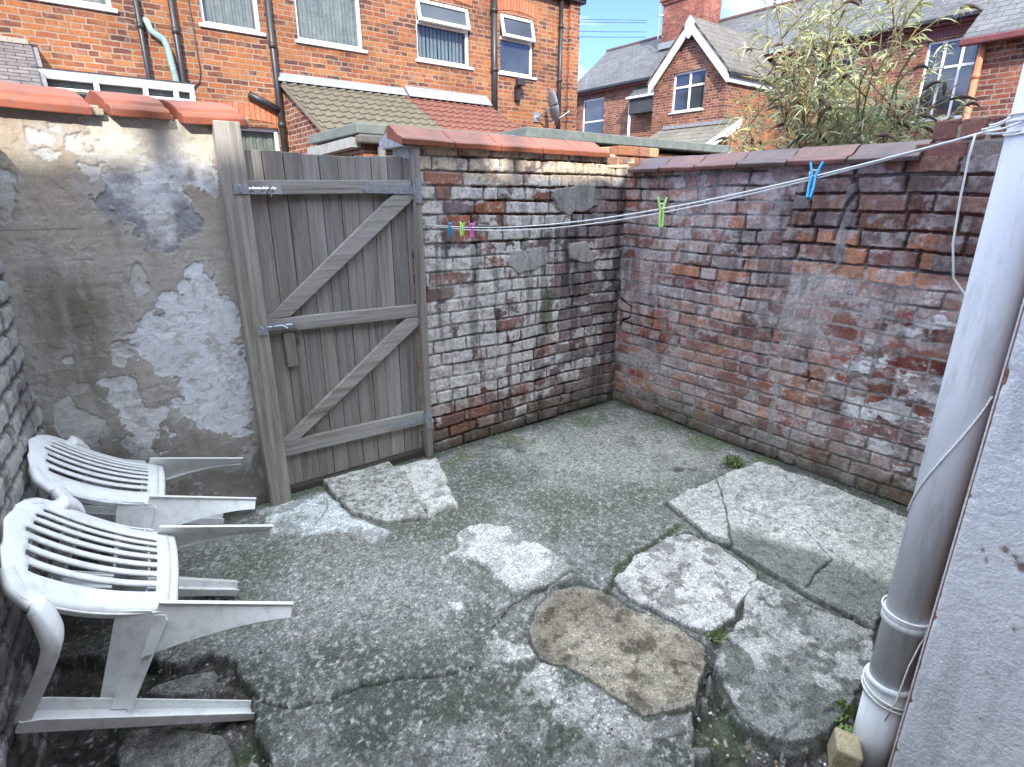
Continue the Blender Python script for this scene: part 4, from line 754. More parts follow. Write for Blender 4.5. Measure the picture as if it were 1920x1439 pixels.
# ================================================================ plastic chairs, tipped forward against the left wall
def make_chair(label):
    t = thing('plastic_chair', label, 'chair', group='white plastic garden chairs tipped against the wall')
    nT, brk = 34, []
    def bp(s, v):                                     # backrest sheet: s -1..1 across, v 0..1 up
        hw = .185+.035*math.sin(min(v, 1)*PI*.62); 
        z = .355+.445*v; 
        if v > .74: hw *= math.sqrt(max(0, 1-((v-.74)/.262)**2.6))*.93+.07
        y = .194+.035*v+.075*v*v-.012*math.sin(v*PI); return Vector((s*hw, y-.035*s*s*hw/.2+.012, z-.012*s*s*v))
    sb = [-1, -.9, -.76]; nsl = 7; 
    x_ = -.76; wS = (1.52-7*.102)/8
    cuts = []; p = -.76
    for k in range(nsl):
        p += wS; a = p; p += .102; cuts.append((a, p)); sb += [a, (a+p)/2, p]
    sb += [.76, .9, 1]; sb = sorted(set(round(q, 5) for q in sb)); vb = [i/nT for i in range(nT+1)]
    b = MB(); vid = {}
    for j, v in enumerate(vb):
        for i, s in enumerate(sb): vid[i, j] = len(b.v); b.v.append(tuple(bp(s, v))); b.c.append((1, 1, 1))
    for j in range(nT):
        for i in range(len(sb)-1):
            sm_ = (sb[i]+sb[i+1])/2; vm = (j+.5)/nT; top = .87-.12*abs(sm_)**2
            if any(a < sm_ < c for a, c in cuts) and .10 < vm < top: continue
            b.f.append((vid[i, j], vid[i+1, j], vid[i+1, j+1], vid[i, j+1]))
    b.build('backrest', M_PLASTIC, t, smooth=True, solid=.006)
    # rolled rim round the backrest
    rim = [bp(-1, v) for v in np.linspace(.0, .985, 26)]+[bp(1, v) for v in np.linspace(.985, 0, 26)]
    secs = []
    for i, p in enumerate(rim):
        tt = (rim[min(i+1, len(rim)-1)]-rim[max(i-1, 0)]).normalized(); out = tt.cross(Vector((0, 1, 0))).normalized(); out = -out
        secs.append([p-out*.006+Vector((0, .002, 0)), p+out*.004+Vector((0, .001, 0)), p+out*.008+Vector((0, -.008, 0)), p+out*.008+Vector((0, -.022, 0))])
    MB().loft(secs).build('backrest_rim', M_PLASTIC, t, smooth=True, solid=.004)
    MB().loft([[bp(s, 0)+Vector((0, 0, .0)), bp(s, 0)+Vector((0, -.002, -.02)), bp(s, 0)+Vector((0, -.03, -.03))] for s in np.linspace(-1, 1, 15)]).build('backrest_foot', M_PLASTIC, t, smooth=True, solid=.005)
    for sg in (-1, 1):
        e0, e1, e2 = bp(.86, .93), bp(.93, .86), bp(.97, .76)
        ctl = [tuple(e0), tuple(e1), tuple(e2), (.240, .240, .668), (.268, .203, .628), (.279, .160, .604), (.275, .085, .600), (.266, -.02, .602), (.258, -.125, .606)]
        w_ = [.012, .02, .024, .026, .028, .028, .028, .028, .028]; secs = []
        def cat(q, ww, n=5):
            o = []
            for i in range(len(q)-1):
                p0, p1, p2, p3 = [Vector(q[max(0, min(len(q)-1, i+k))]) for k in (-1, 0, 1, 2)]
                for k in range(n):
                    u = k/n; o.append((.5*((2*p1)+(p2-p0)*u+(2*p0-5*p1+4*p2-p3)*u*u+(3*p1-p0-3*p2+p3)*u**3), ww[i]*(1-u)+ww[i+1]*u))
            o.append((Vector(q[-1]), ww[-1])); return o
        pts = cat(ctl, w_)
        WD = [Vector(q) for q in ((.6, 0, .8), (.8, 0, .6), (.85, .05, .5), (.82, .18, .5), (.92, .12, .3), (1, .05, .1), (1, 0, 0), (1, 0, 0), (1, 0, 0))]; prev = Vector((0, 1, 0))
        for i, (p, w) in enumerate(pts):
            k = float(ss(9, 26, np.array(i))); P_ = Vector((sg*p.x, p.y, p.z)); tt = (pts[min(i+1, len(pts)-1)][0]-pts[max(i-1, 0)][0]).normalized(); tt.x *= sg
            j = min(i/5, len(WD)-1.001); a_, b_ = WD[int(j)], WD[int(j)+1]; wd = (a_.lerp(b_, j-int(j))).normalized(); wd.x *= sg; nn = wd.cross(tt).normalized(); nn = nn if nn.dot(prev) > 0 else -nn; prev = nn; fd = -nn
            
            secs.append([P_-wd*w+fd*.014, P_-wd*w, P_-wd*w*.4-fd*.003, P_+wd*w*.4-fd*.003, P_+wd*w, P_+wd*w+fd*(.016+.02*k)])
        # elbow turning down into the front leg
        MB().loft(secs).build('armrest', M_PLASTIC, t, smooth=True, solid=.0045)
        secs = []
        for u in np.linspace(0, 1, 14):                # front leg: a trough open towards the back
            z = .628*(1-u); cx = .259+.037*u; cy = -.142-.012*u; w = .036-.012*u; d = .048-.018*u
            if u < .03: d *= .8
            secs.append([Vector((sg*(cx-w), cy+d, z)), Vector((sg*(cx-w), cy, z)), Vector((sg*(cx+w), cy, z)), Vector((sg*(cx+w), cy+d, z))])
        MB().loft(secs).add([tuple(q) for q in secs[0]], [(0, 1, 2, 3)]).build('front_leg', M_PLASTIC, t, solid=.0045, bevel=.004)
        secs = []
        for u in np.linspace(0, 1, 12):                # rear leg: angle section, wide at the seat and thin at the foot
            z = .388*(1-u); cx = .180+.03*u; cy = .204+.03*u; d = .13*(1-u)**1.7+.034; lean = .03+.02*(1-u)
            secs.append([Vector((sg*(cx+.012), cy+.002, z)), Vector((sg*cx, cy+.003, z)), Vector((sg*(cx+lean*.5), cy-d*.5, z)), Vector((sg*(cx+lean), cy-d, z)), Vector((sg*(cx+lean-.012), cy-d-.004, z))])
        MB().loft(secs).build('rear_leg', M_PLASTIC, t, solid=.0045, bevel=.003)
        secs = []
        for u in np.linspace(0, 1, 10):                # side rail from the back of the seat to the front leg
            y = .17-.31*u; z = .395+.012*u; cx = .196+.05*u
            secs.append([Vector((sg*(cx-.012), y, z+.012)), Vector((sg*cx, y, z+.01)), Vector((sg*(cx+.002), y, z-.035)), Vector((sg*(cx+.022), y, z-.04))])
        MB().loft(secs).build('seat_rail', M_PLASTIC, t, solid=.0045, bevel=.003)
        MB().add([(sg*.197, .185, .40), (sg*.199, .185, .475), (sg*.2, .16, .488), (sg*.222, -.10, .452), (sg*.232, -.145, .445), (sg*.236, -.145, .40)], [(0, 1, 2, 3, 4, 5)]).build('seat_side', M_PLASTIC, t, solid=.004)
    b = MB(); secs = []
    for u in np.linspace(0, 1, 16):
        y = .183-.38*u; hw = .195+.045*u; dz = -.03*math.sin(min(1, u*1.1)*PI)*.6-(.02*ss(.85, 1.0, np.array(u))); secs.append([Vector((s*hw, y, .41+dz+.018*s*s)) for s in np.linspace(-1, 1, 13)])
    b.loft(secs).build('seat', M_PLASTIC, t, smooth=True, solid=.005)
    return t
ch1 = make_chair('white plastic garden chair tipped forward against the wall, nearer and larger of the two')
CH = [([[0.14106, 0.41266, -0.8999], [0.97952, -0.19007, 0.06638], [0.14365, 0.89083, 0.43102]], [0.2969, 1.936, 0.1248]),
      ([[0.11194, 0.34397, -0.93228], [0.99336, -0.06374, 0.09575], [0.02648, 0.93681, 0.34882]], [0.3691, 2.5976, 0.1494])]
def pose(o, k):
    r_, p = CH[k]; M = Matrix(r_).to_4x4(); M.translation = Vector(p); o.matrix_world = M
ch2 = ch1.copy(); C.objects.link(ch2); ch2['label'] = 'white plastic garden chair tipped forward behind the nearer one, close to the rendered wall'
for c_ in list(ch1.children):
    d_ = c_.copy(); C.objects.link(d_); d_.parent = ch2
pose(ch1, 0); pose(ch2, 1)
# ================================================================ own house (white wall), drainpipe
def roughcast():
    m, n, l, B = newmat('white_roughcast'); B.inputs['Roughness'].default_value = .85; t = n.new('ShaderNodeTexCoord')
    z1 = node(n, 'ShaderNodeTexNoise', Scale=120.0, Detail=6.0, Roughness=.6); l.new(t.outputs['Object'], z1.inputs[0])
    z2 = node(n, 'ShaderNodeTexNoise', Scale=3.0, Detail=6.0, Roughness=.6); l.new(t.outputs['Object'], z2.inputs[0])
    r = ramp(n, [(.3, (.74, .78, .83)), (.7, (.84, .87, .9))]); l.new(z2.outputs[0], r.inputs[0]); r1 = ramp(n, [(.3, .86), (.7, 1.08)]); l.new(z1.outputs[0], r1.inputs[0]); c = mul(n, l, r.outputs[0], r1.outputs[0])
    z3 = node(n, 'ShaderNodeTexNoise', Scale=16.0, Detail=5.0, Roughness=.65); l.new(t.outputs['Object'], z3.inputs[0]); r3 = ramp(n, [(.70, 0.0), (.715, 1.0)]); l.new(z3.outputs[0], r3.inputs[0])
    z4 = node(n, 'ShaderNodeTexNoise', Scale=2.2, Detail=1.0); l.new(t.outputs['Object'], z4.inputs[0]); r4 = ramp(n, [(.5, 0.0), (.62, 1.0)]); l.new(z4.outputs[0], r4.inputs[0]); f = mul(n, l, r3.outputs[0], r4.outputs[0])
    mm_ = n.new('ShaderNodeMixRGB'); l.new(f, mm_.inputs[0]); l.new(c, mm_.inputs[1]); mm_.inputs[2].default_value = (.28, .2, .16, 1); ca = node(n, 'ShaderNodeAttribute', attribute_name='Col').outputs['Color']; sp = n.new('ShaderNodeSeparateColor'); l.new(ca, sp.inputs[0]); c2 = mul(n, l, mm_.outputs[0], sp.outputs[1]); m9 = n.new('ShaderNodeMixRGB'); l.new(sp.outputs[0], m9.inputs[0]); m9.inputs[1].default_value = (.27, .19, .16, 1); l.new(c2, m9.inputs[2]); l.new(m9.outputs[0], B.inputs['Base Color']); bump(n, l, B, z1.outputs[0], .005); return m
M_ROUGH = roughcast()
own = thing('white_house', 'white roughcast house wall with an exposed brick corner behind the grey drainpipe', 'house', (2.4, -1.2, 0))
x0 = 1.60
SPOTS = [(.227, .80, .007), (.189, .821, .008), (.168, .814, .008), (.155, .796, .013), (.215, .777, .005), (.184, .269, .005), (.133, .634, .006), (.138, .348, .006), (.20, .79, .004), (.10, 1.02, .008), (.06, .45, .01)]
def make_white():
    y = np.arange(-1.2, .2915, .006); z = np.arange(-.15, 2.2, .006); Yy, Z = np.meshgrid(y, z)
    e = .2895-Yy+(fbm(Yy*3, Z*22, 5, 3, .6)-.5)*.014; m = ss(.010, .014, e); H = m*.012+(fbm(Yy*70, Z*70, 3, 2)-.5)*.0035*m+(fbm(Yy*3, Z*3, 3, 6)-.5)*.012*m-.004
    col = np.ones(Yy.shape+(3,))
    for (a, b, q) in SPOTS: col = mixc(col, (0, 1, 1), ss(q, q*.6, np.hypot(Yy-a, Z-b)+(fbm(Yy*90, Z*90, 3, 4)-.5)*q*1.3))
    dr = ss(.55, .7, fbm(Yy*26, Z*2.2, 4, 6)); col[..., 1] = 1-.16*dr-.25*ss(.25, .0, Z+(fbm(Yy*8, Z*8, 3, 5)-.5)*.2)
    P = np.stack([x0-H+.006, Yy, Z], -1); grid_obj('white_wall', P, col, M_ROUGH, own)
make_white()
E1 = MB().box(x0+.008, 3.33, -2.6, .284, -.2, 2.75); E1.build('outrigger_wall', plain_mat('bare_brick_edge', (.27, .12, .075), .9, .4, 40, bd=.01, dirt=(.4, .33, .25), dirt_amt=.7), own)
MB().box(3.34, 6.2, -2.6, .284, -.2, 2.75).build('outrigger_wall', M_CORE, own)
MB().box(x0-.03, 6.25, -2.6, .30, 2.75, 2.86).build('flat_roof', plain_mat('roof_felt', (.12, .13, .12), .9, .2, 10), own)
EAVE = 5.80
MB().box(-7, 9.5, -8.5, -2.6, -.2, EAVE-.1).build('rear_wall', M_CORE, own)
MB().prism([(-7.2, -2.45, EAVE), (-7.2, -5.6, EAVE+1.5), (-7.2, -8.7, EAVE), (-7.2, -8.7, EAVE-.1), (-7.2, -2.45, EAVE-.1)], (16.9, 0, 0)).build('roof', tile_mat('own_slates', (.1, .1, .11), (.14, .14, .15)), own)
for k in (-1, 0, 1):
    pass
# chimney and vent pipe whose shadows fall across the sunlit top of the back wall
def shade_x(xw): return xw-(2.97+2.45)*math.tan(SUN_AZ)
MB().box(shade_x(.74), shade_x(1.67), -3.2, -2.47, 3.0, EAVE+1.3).build('chimney', M_CORE, own)
for xw, w_, nm in ((.36, .065, 'vent_pipe'), (2.27, .07, 'vent_pipe')):
    MB().tube([(shade_x(xw), -2.5, 3.5), (shade_x(xw), -2.5, EAVE+.75)], w_, 12).build(nm, M_BLACKP, own, smooth=True)

dp = thing('drain_pipe', 'fat grey plastic drainpipe standing at the corner of the white roughcast wall', 'drainpipe', (1.672, .35, -.05))
px, py = 1.672, .35
MB().tube([(px, py, -.1), (px, py, .21)], .0555, 40).tube([(px, py, .21), (px, py, 1.2), (px, py, 2.75)], .055, 40).build('pipe', M_GREYP, dp, smooth=True)
def ring(z0, z1, r, nm='collar'):
    prof = [(z0, .0553), (z0+.003, r), (z0+.02, r), (z0+.024, r-.002), (z1-.018, r-.002), (z1-.014, r), (z1-.003, r), (z1, .0553)]
    secs = [[Vector((px+rr*math.cos(a), py+rr*math.sin(a), z)) for a in np.linspace(0, 2*PI, 41)[:-1]] for z, rr in prof]
    MB().loft(secs, closed=True).build(nm, M_GREYP, dp, smooth=True)
ring(.20, .265, .0625); ring(.46, .50, .061)
MB().box(px-.03, px+.08, .284, .32, .462, .5).build('bracket', M_GREYP, dp); MB().box(px-.03, px+.08, .284, .32, 1.95, 1.99).build('bracket', M_GREYP, dp)
ring(1.95, 1.99, .061)
# ================================================================ washing line and pegs
def sag(p, q, s, n=24): return [Vector(p).lerp(Vector(q), i/n)+Vector((0, 0, -s*4*(i/n)*(1-i/n))) for i in range(n+1)]
wl = thing('washing_line', 'thin white washing line strung from the drainpipe to the brick wall by the gate', 'washing line', (1.64, .42, 1.74))
A0 = (1.635, .43, 1.738); B0 = (1.632, 2.93, 1.452)
l1 = sag(A0, B0, .085); l2 = sag((1.638, .41, 1.745), (1.636, 2.93, 1.447), .10)
c1 = MB().tube(l1, .0024, 6); c2 = MB().tube(l2, .0024, 6)
c1.build('cord', M_LINE, wl, smooth=True); c2.build('cord', M_LINE, wl, smooth=True)
b = MB()
for z_, zt in ((1.745, .018), (1.757, -.012), (1.768, .012), (1.738, -.018)):
    b.tube([(px+.0575*math.cos(a), py+.0575*math.sin(a), z_+zt*math.cos(a+.7)) for a in np.linspace(0, 2*PI, 30)], .0024, 6)
for a_, b_ in (((1.615, .372, 1.75), A0), ((1.64, .395, 1.765), (1.636, .43, 1.75)), ((1.62, .37, 1.735), (1.638, .44, 1.735)), ((1.66, .407, 1.76), (1.632, .44, 1.742))): b.tube(sag(a_, b_, .003, 6), .0024, 6)
b.build('pipe_wrap', M_LINE, wl, smooth=True)
def hel(z0, z1, t0, t1, n=40, r=.0578): return [(px+r*math.cos(t0+(t1-t0)*i/n), py+r*math.sin(t0+(t1-t0)*i/n), z0+(z1-z0)*i/n) for i in range(n+1)]
b = MB(); th0 = PI*.97
tl = [(1.633, .45, 1.735), (1.632, .452, 1.69), (1.634, .45, 1.6), (1.64, .445, 1.5), (1.648, .43, 1.42)]+hel(1.38, .83, PI*.45, PI*-.2, 12)+[]
b.tube(tl, .0023, 6)
b.tube(hel(1.16, .80, PI*1.35, PI*.6, 30), .0023, 6)
b.tube(hel(.505, .50, PI*.35, PI*1.5, 40, .0635), .0023, 6).tube([(px+.063*math.cos(PI*1.42), py+.063*math.sin(PI*1.42), .49), (px+.0635*math.cos(PI*1.3), py+.0635*math.sin(PI*1.3), .44), (px+.062*math.cos(PI*1.24), py+.062*math.sin(PI*1.24), .36), (px+.065*math.cos(PI*1.2), py+.065*math.sin(PI*1.2), .24), (px+.062*math.cos(PI*1.14), py+.062*math.sin(PI*1.14), .16)], .0023, 6)
b.tube(hel(.255, .20, PI*.4, PI*1.5, 40, .065), .0023, 6).tube(hel(.235, .19, PI*.35, PI*1.45, 40, .0655), .0023, 6)
b.build('loose_end', M_LINE, wl, smooth=True)
MB().tube([(1.63, 2.99, 1.458), (1.63, 2.945, 1.456), (1.63, 2.932, 1.45), (1.63, 2.936, 1.44)], .004, 8).build('hook', M_ZINC, wl, smooth=True)
def peg_mat(nm, c):
    m = plain_mat(nm, c, .4, .08, 20); m.node_tree.nodes['Principled BSDF'].inputs['Subsurface Weight'].default_value = 0; return m
def line_at(y):
    k = (y-.43)/2.5; return Vector((1.634, y, 1.738-.286*k-.085*4*k*(1-k)))
def peg(y, mat, label, tilt, yaw, L_=.075, spread=.2):
    p = line_at(y); r_ = thing('clothes_peg', label, 'clothes peg', p, 'clothes pegs on the washing line')
    r_.rotation_euler = (tilt, 0, yaw)
    for sg in (-1, 1):
        q = [(0, .0005, -L_*.62), (0, .003, -L_*.3), (0, .0015, 0), (0, .006, L_*.18), (0, .012, L_*.38)]
        b = MB(); secs = []
        for (a, w, z) in q:
            th = .0062; secs.append([Vector((sg*w, -.0075, z)), Vector((sg*(w+th), -.0075, z)), Vector((sg*(w+th), .0075, z)), Vector((sg*w, .0075, z))])
        # built directly in the peg's own space
        me_b = MB().loft(secs, closed=True); o = me_b.build('prong', mat, None, bevel=.001); o.parent = r_
    o = MB().tube([(-.012, 0, .012), (-.006, 0, .018), (.006, 0, .018), (.012, 0, .012), (.012, .0, .002), (-.012, 0, .002)], .0014, 6).build('spring', M_BRIGHT, None); o.parent = r_
PB = peg_mat('blue_plastic', (.01, .33, .68)); PG = peg_mat('green_plastic', (.45, .75, .2)); PP = peg_mat('pink_plastic', (.75, .12, .55)); PD = peg_mat('deep_blue_plastic', (.02, .2, .4))
peg(.79, PB, 'bright blue clothes peg, nearest on the line', .5, 1.9, .105); peg(1.29, PG, 'pale green clothes peg alone on the middle of the line', .2, 2.4, .1)
peg(2.68, PD, 'blue clothes peg at the far end of the line by the gate post', .1, 2.3, .075); peg(2.56, PG, 'small green clothes peg between the far blue one and the pink one', .15, 2.0, .07); peg(2.47, PP, 'pink clothes peg on the far end of the line', .2, 2.5, .08)
# ================================================================ houses beyond the wall
class Fr:
    """a wall face: u along it, d outwards, z up"""
    def __init__(s, O, U, Nn): s.O = Vector(O); s.U = Vector(U); s.N = Vector(Nn)
    def p(s, u, d, z): return s.O+s.U*u+s.N*d+Vector((0, 0, z))
def fbox(mb, F, u0, u1, d0, d1, z0, z1, col=None):
    q = [F.p(u, d, z) for z in (z0, z1) for u, d in ((u0, d0), (u1, d0), (u1, d1), (u0, d1))]
    return mb.add(q, [(3, 2, 1, 0), (4, 5, 6, 7), (0, 1, 5, 4), (1, 2, 6, 5), (2, 3, 7, 6), (3, 0, 4, 7)], col)
def wall_open(F, u0, u1, z0, z1, ops, th=.22, top=None):
    """a wall slab with real openings"""
    us = sorted({u0, u1, *[o[0] for o in ops], *[o[1] for o in ops]}); zs = sorted({z0, z1, *[o[2] for o in ops], *[o[3] for o in ops]}); mb = MB()
    for a, b in zip(us[:-1], us[1:]):
        run = None
        for c, d in zip(zs[:-1], zs[1:]):
            hole = any(o[0] < (a+b)/2 < o[1] and o[2] < (c+d)/2 < o[3] for o in ops)
            if hole:
                if run: fbox(mb, F, a, b, -th, 0, run[0], run[1]); run = None
            else: run = (run[0], d) if run else (c, d)
        if run: fbox(mb, F, a, b, -th, 0, run[0], run[1])
    return mb
M_NET = plain_mat('net_curtain', (.32, .36, .33), .9, .35, 14, dirt=(.10, .15, .15), dirt_amt=.8, sc3=(1, 1, .35))
M_BLUEC = plain_mat('patterned_blind', (.32, .36, .32), .9, .3, 7, dirt=(.08, .2, .24), dirt_amt=.9)
M_BLIND = plain_mat('vertical_blind', (.3, .4, .42), .8, .1, 5)
M_DARKROOM = plain_mat('dark_room', (.05, .05, .055), .9, .2, 3)
M_GLASS2, _n, _l, _B = newmat('clear_window_glass'); _B.inputs['Base Color'].default_value = (.03, .04, .045, 1); _B.inputs['Roughness'].default_value = .02; _B.inputs['Alpha'].default_value = .22; _B.inputs['Specular IOR Level'].default_value = 1.0
def frame(mb, F, a, b, c, d, w=.055, dep=.06, off=-.07):
    fbox(mb, F, a, b, off-dep, off, c, c+w); fbox(mb, F, a, b, off-dep, off, d-w, d); fbox(mb, F, a, a+w, off-dep, off, c+w, d-w); fbox(mb, F, b-w, b, off-dep, off, c+w, d-w)
def window(parent, F, a, b, c, d, style='net', split=None, vent=None, mull=None, sill=True, behind=None):
    mb = MB(); frame(mb, F, a, b, c, d)
    if split: fbox(mb, F, a+.055, b-.055, -.13, -.068, split-.03, split+.03)
    if mull:
        for q in (mull if isinstance(mull, (list, tuple)) else [mull]): fbox(mb, F, q-.03, q+.03, -.131, -.067, c+.056, d-.056)
    o = mb.build('window', M_UPVC, parent, bevel=.006)
    if vent:                                       # top-hung light pushed open
        z0, z1 = vent; an = .24; v = MB(); w = .055
        def q(u, t, k): return F.p(u, -.06+math.sin(an)*t+k*math.cos(an), z1-math.cos(an)*t+k*math.sin(an))
        H_ = z1-z0
        def bx(u0, u1, t0, t1):
            v.add([q(u, t, k) for k in (0, .05) for u, t in ((u0, t0), (u1, t0), (u1, t1), (u0, t1))], [(3, 2, 1, 0), (4, 5, 6, 7), (0, 1, 5, 4), (1, 2, 6, 5), (2, 3, 7, 6), (3, 0, 4, 7)])
        bx(a+.03, b-.03, 0, w); bx(a+.03, b-.03, H_-w, H_); bx(a+.03, a+.03+w, w, H_-w); bx(b-.03-w, b-.03, w, H_-w); v.build('vent_sash', M_UPVC, o, bevel=.005)
        g_ = MB(); g_.add([q(a+.08, w, .02), q(b-.08, w, .02), q(b-.08, H_-w, .02), q(a+.08, H_-w, .02)], [(0, 1, 2, 3)]); g_.build('pane', M_GLASS, o)
    mb = MB(); fbox(mb, F, a+.05, b-.05, -.108, -.098, c+.05, (vent[0] if vent else d-.05))
    mb.build('pane', M_GLASS2 if style in ('net', 'pat', 'blind') else M_GLASS, o)
    if style in ('net', 'pat'):
        mb = MB(); n = 60; rows = []
        for z_ in (c+.02, d-.02): rows.append([F.p(a+.02+(b-a-.04)*i/n, -.2+.018*math.sin(i*1.7)+.012*math.sin(i*.6), z_) for i in range(n+1)])
        mb.loft(rows); mb.build('curtain', M_NET if style == 'net' else M_BLUEC, o, smooth=True)
    if style == 'blind':
        mb = MB(); n = int((b-a)/.085)
        for i in range(n): u = a+.05+(b-a-.1)*(i+.5)/n; fbox(mb, F, u-.03, u+.022, -.2-.02*(i % 3), -.195, c+.05, d-.4)
        mb.build('blind', M_BLIND, o)
    mb = MB(); fbox(mb, F, a-.1, b+.1, -.62, -.6, c-.3, d+.1); mb.build('room_backing', M_DARKROOM, o)
    if sill:
        mb = MB(); fbox(mb, F, a-.05, b+.05, -.12, .045, c-.05, c-.002); mb.build('sill', M_UPVC if sill == 'w' else plain_mat('painted_sill', (.62, .6, .57), .7, .1, 10), o, bevel=.008)
    return o
def arch(parent, F, a, b, z, h=.22, rise=.06, mat=None, ext=.06, proud=.012):
    mb = MB(); n = int((b-a+2*ext)/.075)
    for i in range(n):
        t0, t1 = i/n, (i+1)/n; u0 = a-ext+(b-a+2*ext)*t0; u1 = a-ext+(b-a+2*ext)*t1; y0 = z+rise*4*t0*(1-t0); y1 = z+rise*4*t1*(1-t1); e = .006; sp = .25*(t0-.5)*h*.6; sp2 = .25*(t1-.5)*h*.6
        q = [F.p(u0+e, proud, y0), F.p(u1-e, proud, y1), F.p(u1-e+sp2, proud, y1+h), F.p(u0+e+sp, proud, y0+h)]; mb.prism(q, F.N*-.1, random.choice(((.5, .17, .08), (.42, .14, .07), (.46, .19, .1))))
    return mb.build('arch_lintel', mat or M_BRICKY, parent)
def pipe(parent, pts, r=.036, mat=None, nm='downpipe', clips=True, F=None):
    mb = MB().tube(pts, r, 12)
    if clips:
        p, q = Vector(pts[0]), Vector(pts[-1]); n = max(1, int((p-q).length/1.3))
        for i in range(n+1):
            c = p.lerp(q, (i+.5)/(n+1)); 
            if abs(p.x-q.x)+abs(p.y-q.y) < .05: mb.tube([c-Vector((0, 0, .04)), c+Vector((0, 0, .04))], r*1.22, 12)
    return mb.build(nm, mat or M_BLACKP, parent, smooth=True)
FY = 10.5
T = thing('terraced_house', 'orange brick terraced house with white plastic windows and black downpipes across the alley', 'house', (4.5, FY, 0))
F = Fr((0, FY, 0), (1, 0, 0), (0, -1, 0))
ops = [(-.55, 1.08, 4.06, 5.4), (2.19, 3.04, 4.06, 5.35), (3.6, 4.75, 4.05, 5.3), (5.81, 6.99, 4.05, 5.05), (7.72, 8.62, 4.05, 5.12), (2.2, 3.12, 1.3, 2.68)]
wall_open(F, -6, 9.82, -.2, 5.72, ops).build('wall', M_HOUSE, T)
MB().box(9.56, 9.84, FY-.09, FY-.002, 2.0, 5.72).build('corner_pier', M_HOUSE, T)
window(T, F, *ops[0], 'net', sill='w'); window(T, F, *ops[1], 'net', sill='w'); window(T, F, *ops[2], 'pat', split=4.98, sill='w')
window(T, F, *ops[3], 'blind', split=4.68, vent=(4.66, 5.03), sill='w'); window(T, F, *ops[4], 'dark', split=4.7, vent=(4.68, 5.10), sill='w'); window(T, F, *ops[5], 'net', sill='w')
arch(T, F, 7.72, 8.62, 5.14, .24, .07); arch(T, F, 2.2, 3.12, 2.72, .24, .07); arch(T, F, 5.81, 6.99, 5.1, .23, .05); arch(T, F, 3.6, 4.75, 5.33, .23, .05)
for x_, r_ in ((1.36, .036), (1.80, .042), (3.16, .05), (7.52, .065), (9.3, .045)): pipe(T, [(x_, FY-.075, 5.62), (x_, FY-.075, 1.0 if x_ < 7 else 2.5)], r_)
pipe(T, [(2.70, FY-.07, 3.15), (2.9, FY-.09, 3.06), (3.14, FY-.085, 2.95)], .055, clips=False, nm='branch_pipe')
pipe(T, [(1.44, FY-.02, 3.98), (1.46, FY-.07, 3.95), (1.48, FY-.08, 3.85), (1.62, FY-.08, 3.76), (1.66, FY-.08, 3.66), (1.80, FY-.08, 2.2)], .045, plain_mat('pale_green_pipe', (.24, .36, .32), .5, .2, 8, dirt=(.2, .18, .13), dirt_amt=.6), nm='soil_pipe', clips=False)
pipe(T, [(2.02, FY-.02, 5.6), (2.06, FY-.02, 3.4), (2.02, FY-.02, 3.25), (1.9, FY-.02, 3.12)], .008, clips=False, nm='cable')
MB().box(-6.1, 9.95, FY-.17, FY-.01, 5.60, 5.70).build('gutter', M_BLACKP, T, bevel=.02)
MB().prism([(-6.2, FY-.25, 5.7), (-6.2, FY+3.2, 7.7), (-6.2, FY+6.6, 5.7)], (16.2, 0, 0)).build('roof', tile_mat('terrace_slates', (.1, .1, .105), (.14, .14, .145)), T)
MB().box(9.6, 9.82, FY+.0, FY+6.4, -.2, 5.69).build('gable_wall', M_HOUSE, T)
# kitchen lean-to, half grey-brown tiles, half red tiles
xa, xm, xb, ya, za, yb, zb = 3.25, 5.45, 7.42, FY, 3.40, 8.55, 2.42
def pantile(x0_, x1_, mat, name):
    """wavy interlocking tiles, every course stepping over the next"""
    dy, dz = yb-ya, zb-za; Ls = math.hypot(dy, dz); nc = 9; st = .022; xs = np.arange(x0_, x1_+.001, .0275); mb = MB(); secs = []
    nrm = Vector((0, dz, -dy)).normalized(); nrm = nrm if nrm.z > 0 else -nrm
    for c in range(nc):
        for t, e in ((0, 0.0), (.999, st)):
            k = (c+t)/nc; row = []
            for x_ in xs:
                ph = (x_-x0_)/.165; w = .022*max(0, math.sin(2*PI*ph))**.8+.006*math.cos(2*PI*ph); p = Vector((x_, ya+dy*k, za+dz*k))+nrm*(w+e+.01); row.append(p)
            secs.append(row)
    mb.loft(secs); return mb.build(name, mat, T, solid=.006)
pantile(xa-.03, xm, plain_mat('grey_brown_tiles', (.12, .105, .072), .85, .25, 10, bd=.004, dirt=(.2, .18, .13), dirt_amt=.5), 'grey_tile_roof')
pantile(xm+.0, xb, plain_mat('red_brown_tiles', (.17, .065, .045), .85, .25, 10, bd=.004, dirt=(.16, .1, .08), dirt_amt=.5), 'red_tile_roof')
MB().prism([(xa+.03, FY-.01, -.2), (xa+.03, yb+.14, -.2), (xa+.03, yb+.14, zb-.02), (xa+.03, FY-.01, za-.06)], (xb-xa-.08, 0, 0)).build('extension_wall', brick_mat('extension_brick', DARKB, (.5, .4, .32)), T)
MB().prism([(xa-.04, ya, za+.01), (xa-.04, yb, zb+.01), (xa-.04, yb, zb-.04), (xa-.04, ya, za-.05)], (.06, 0, 0)).build('verge', plain_mat('grey_verge', (.2, .17, .13), .9, .2, 12), T)
M_LEAD = plain_mat('lead_flashing', (.25, .26, .27), .5, .2, 9, dirt=(.42, .42, .41), dirt_amt=.6)
MB().prism([(xa-.08, ya-.005, za+.13), (xa-.08, ya-.03, za+.11), (xa-.08, ya-.17, za-.02), (xa-.08, ya-.005, za+.02)], (xm-xa+.1, 0, 0)).build('flashing', M_LEAD, T)
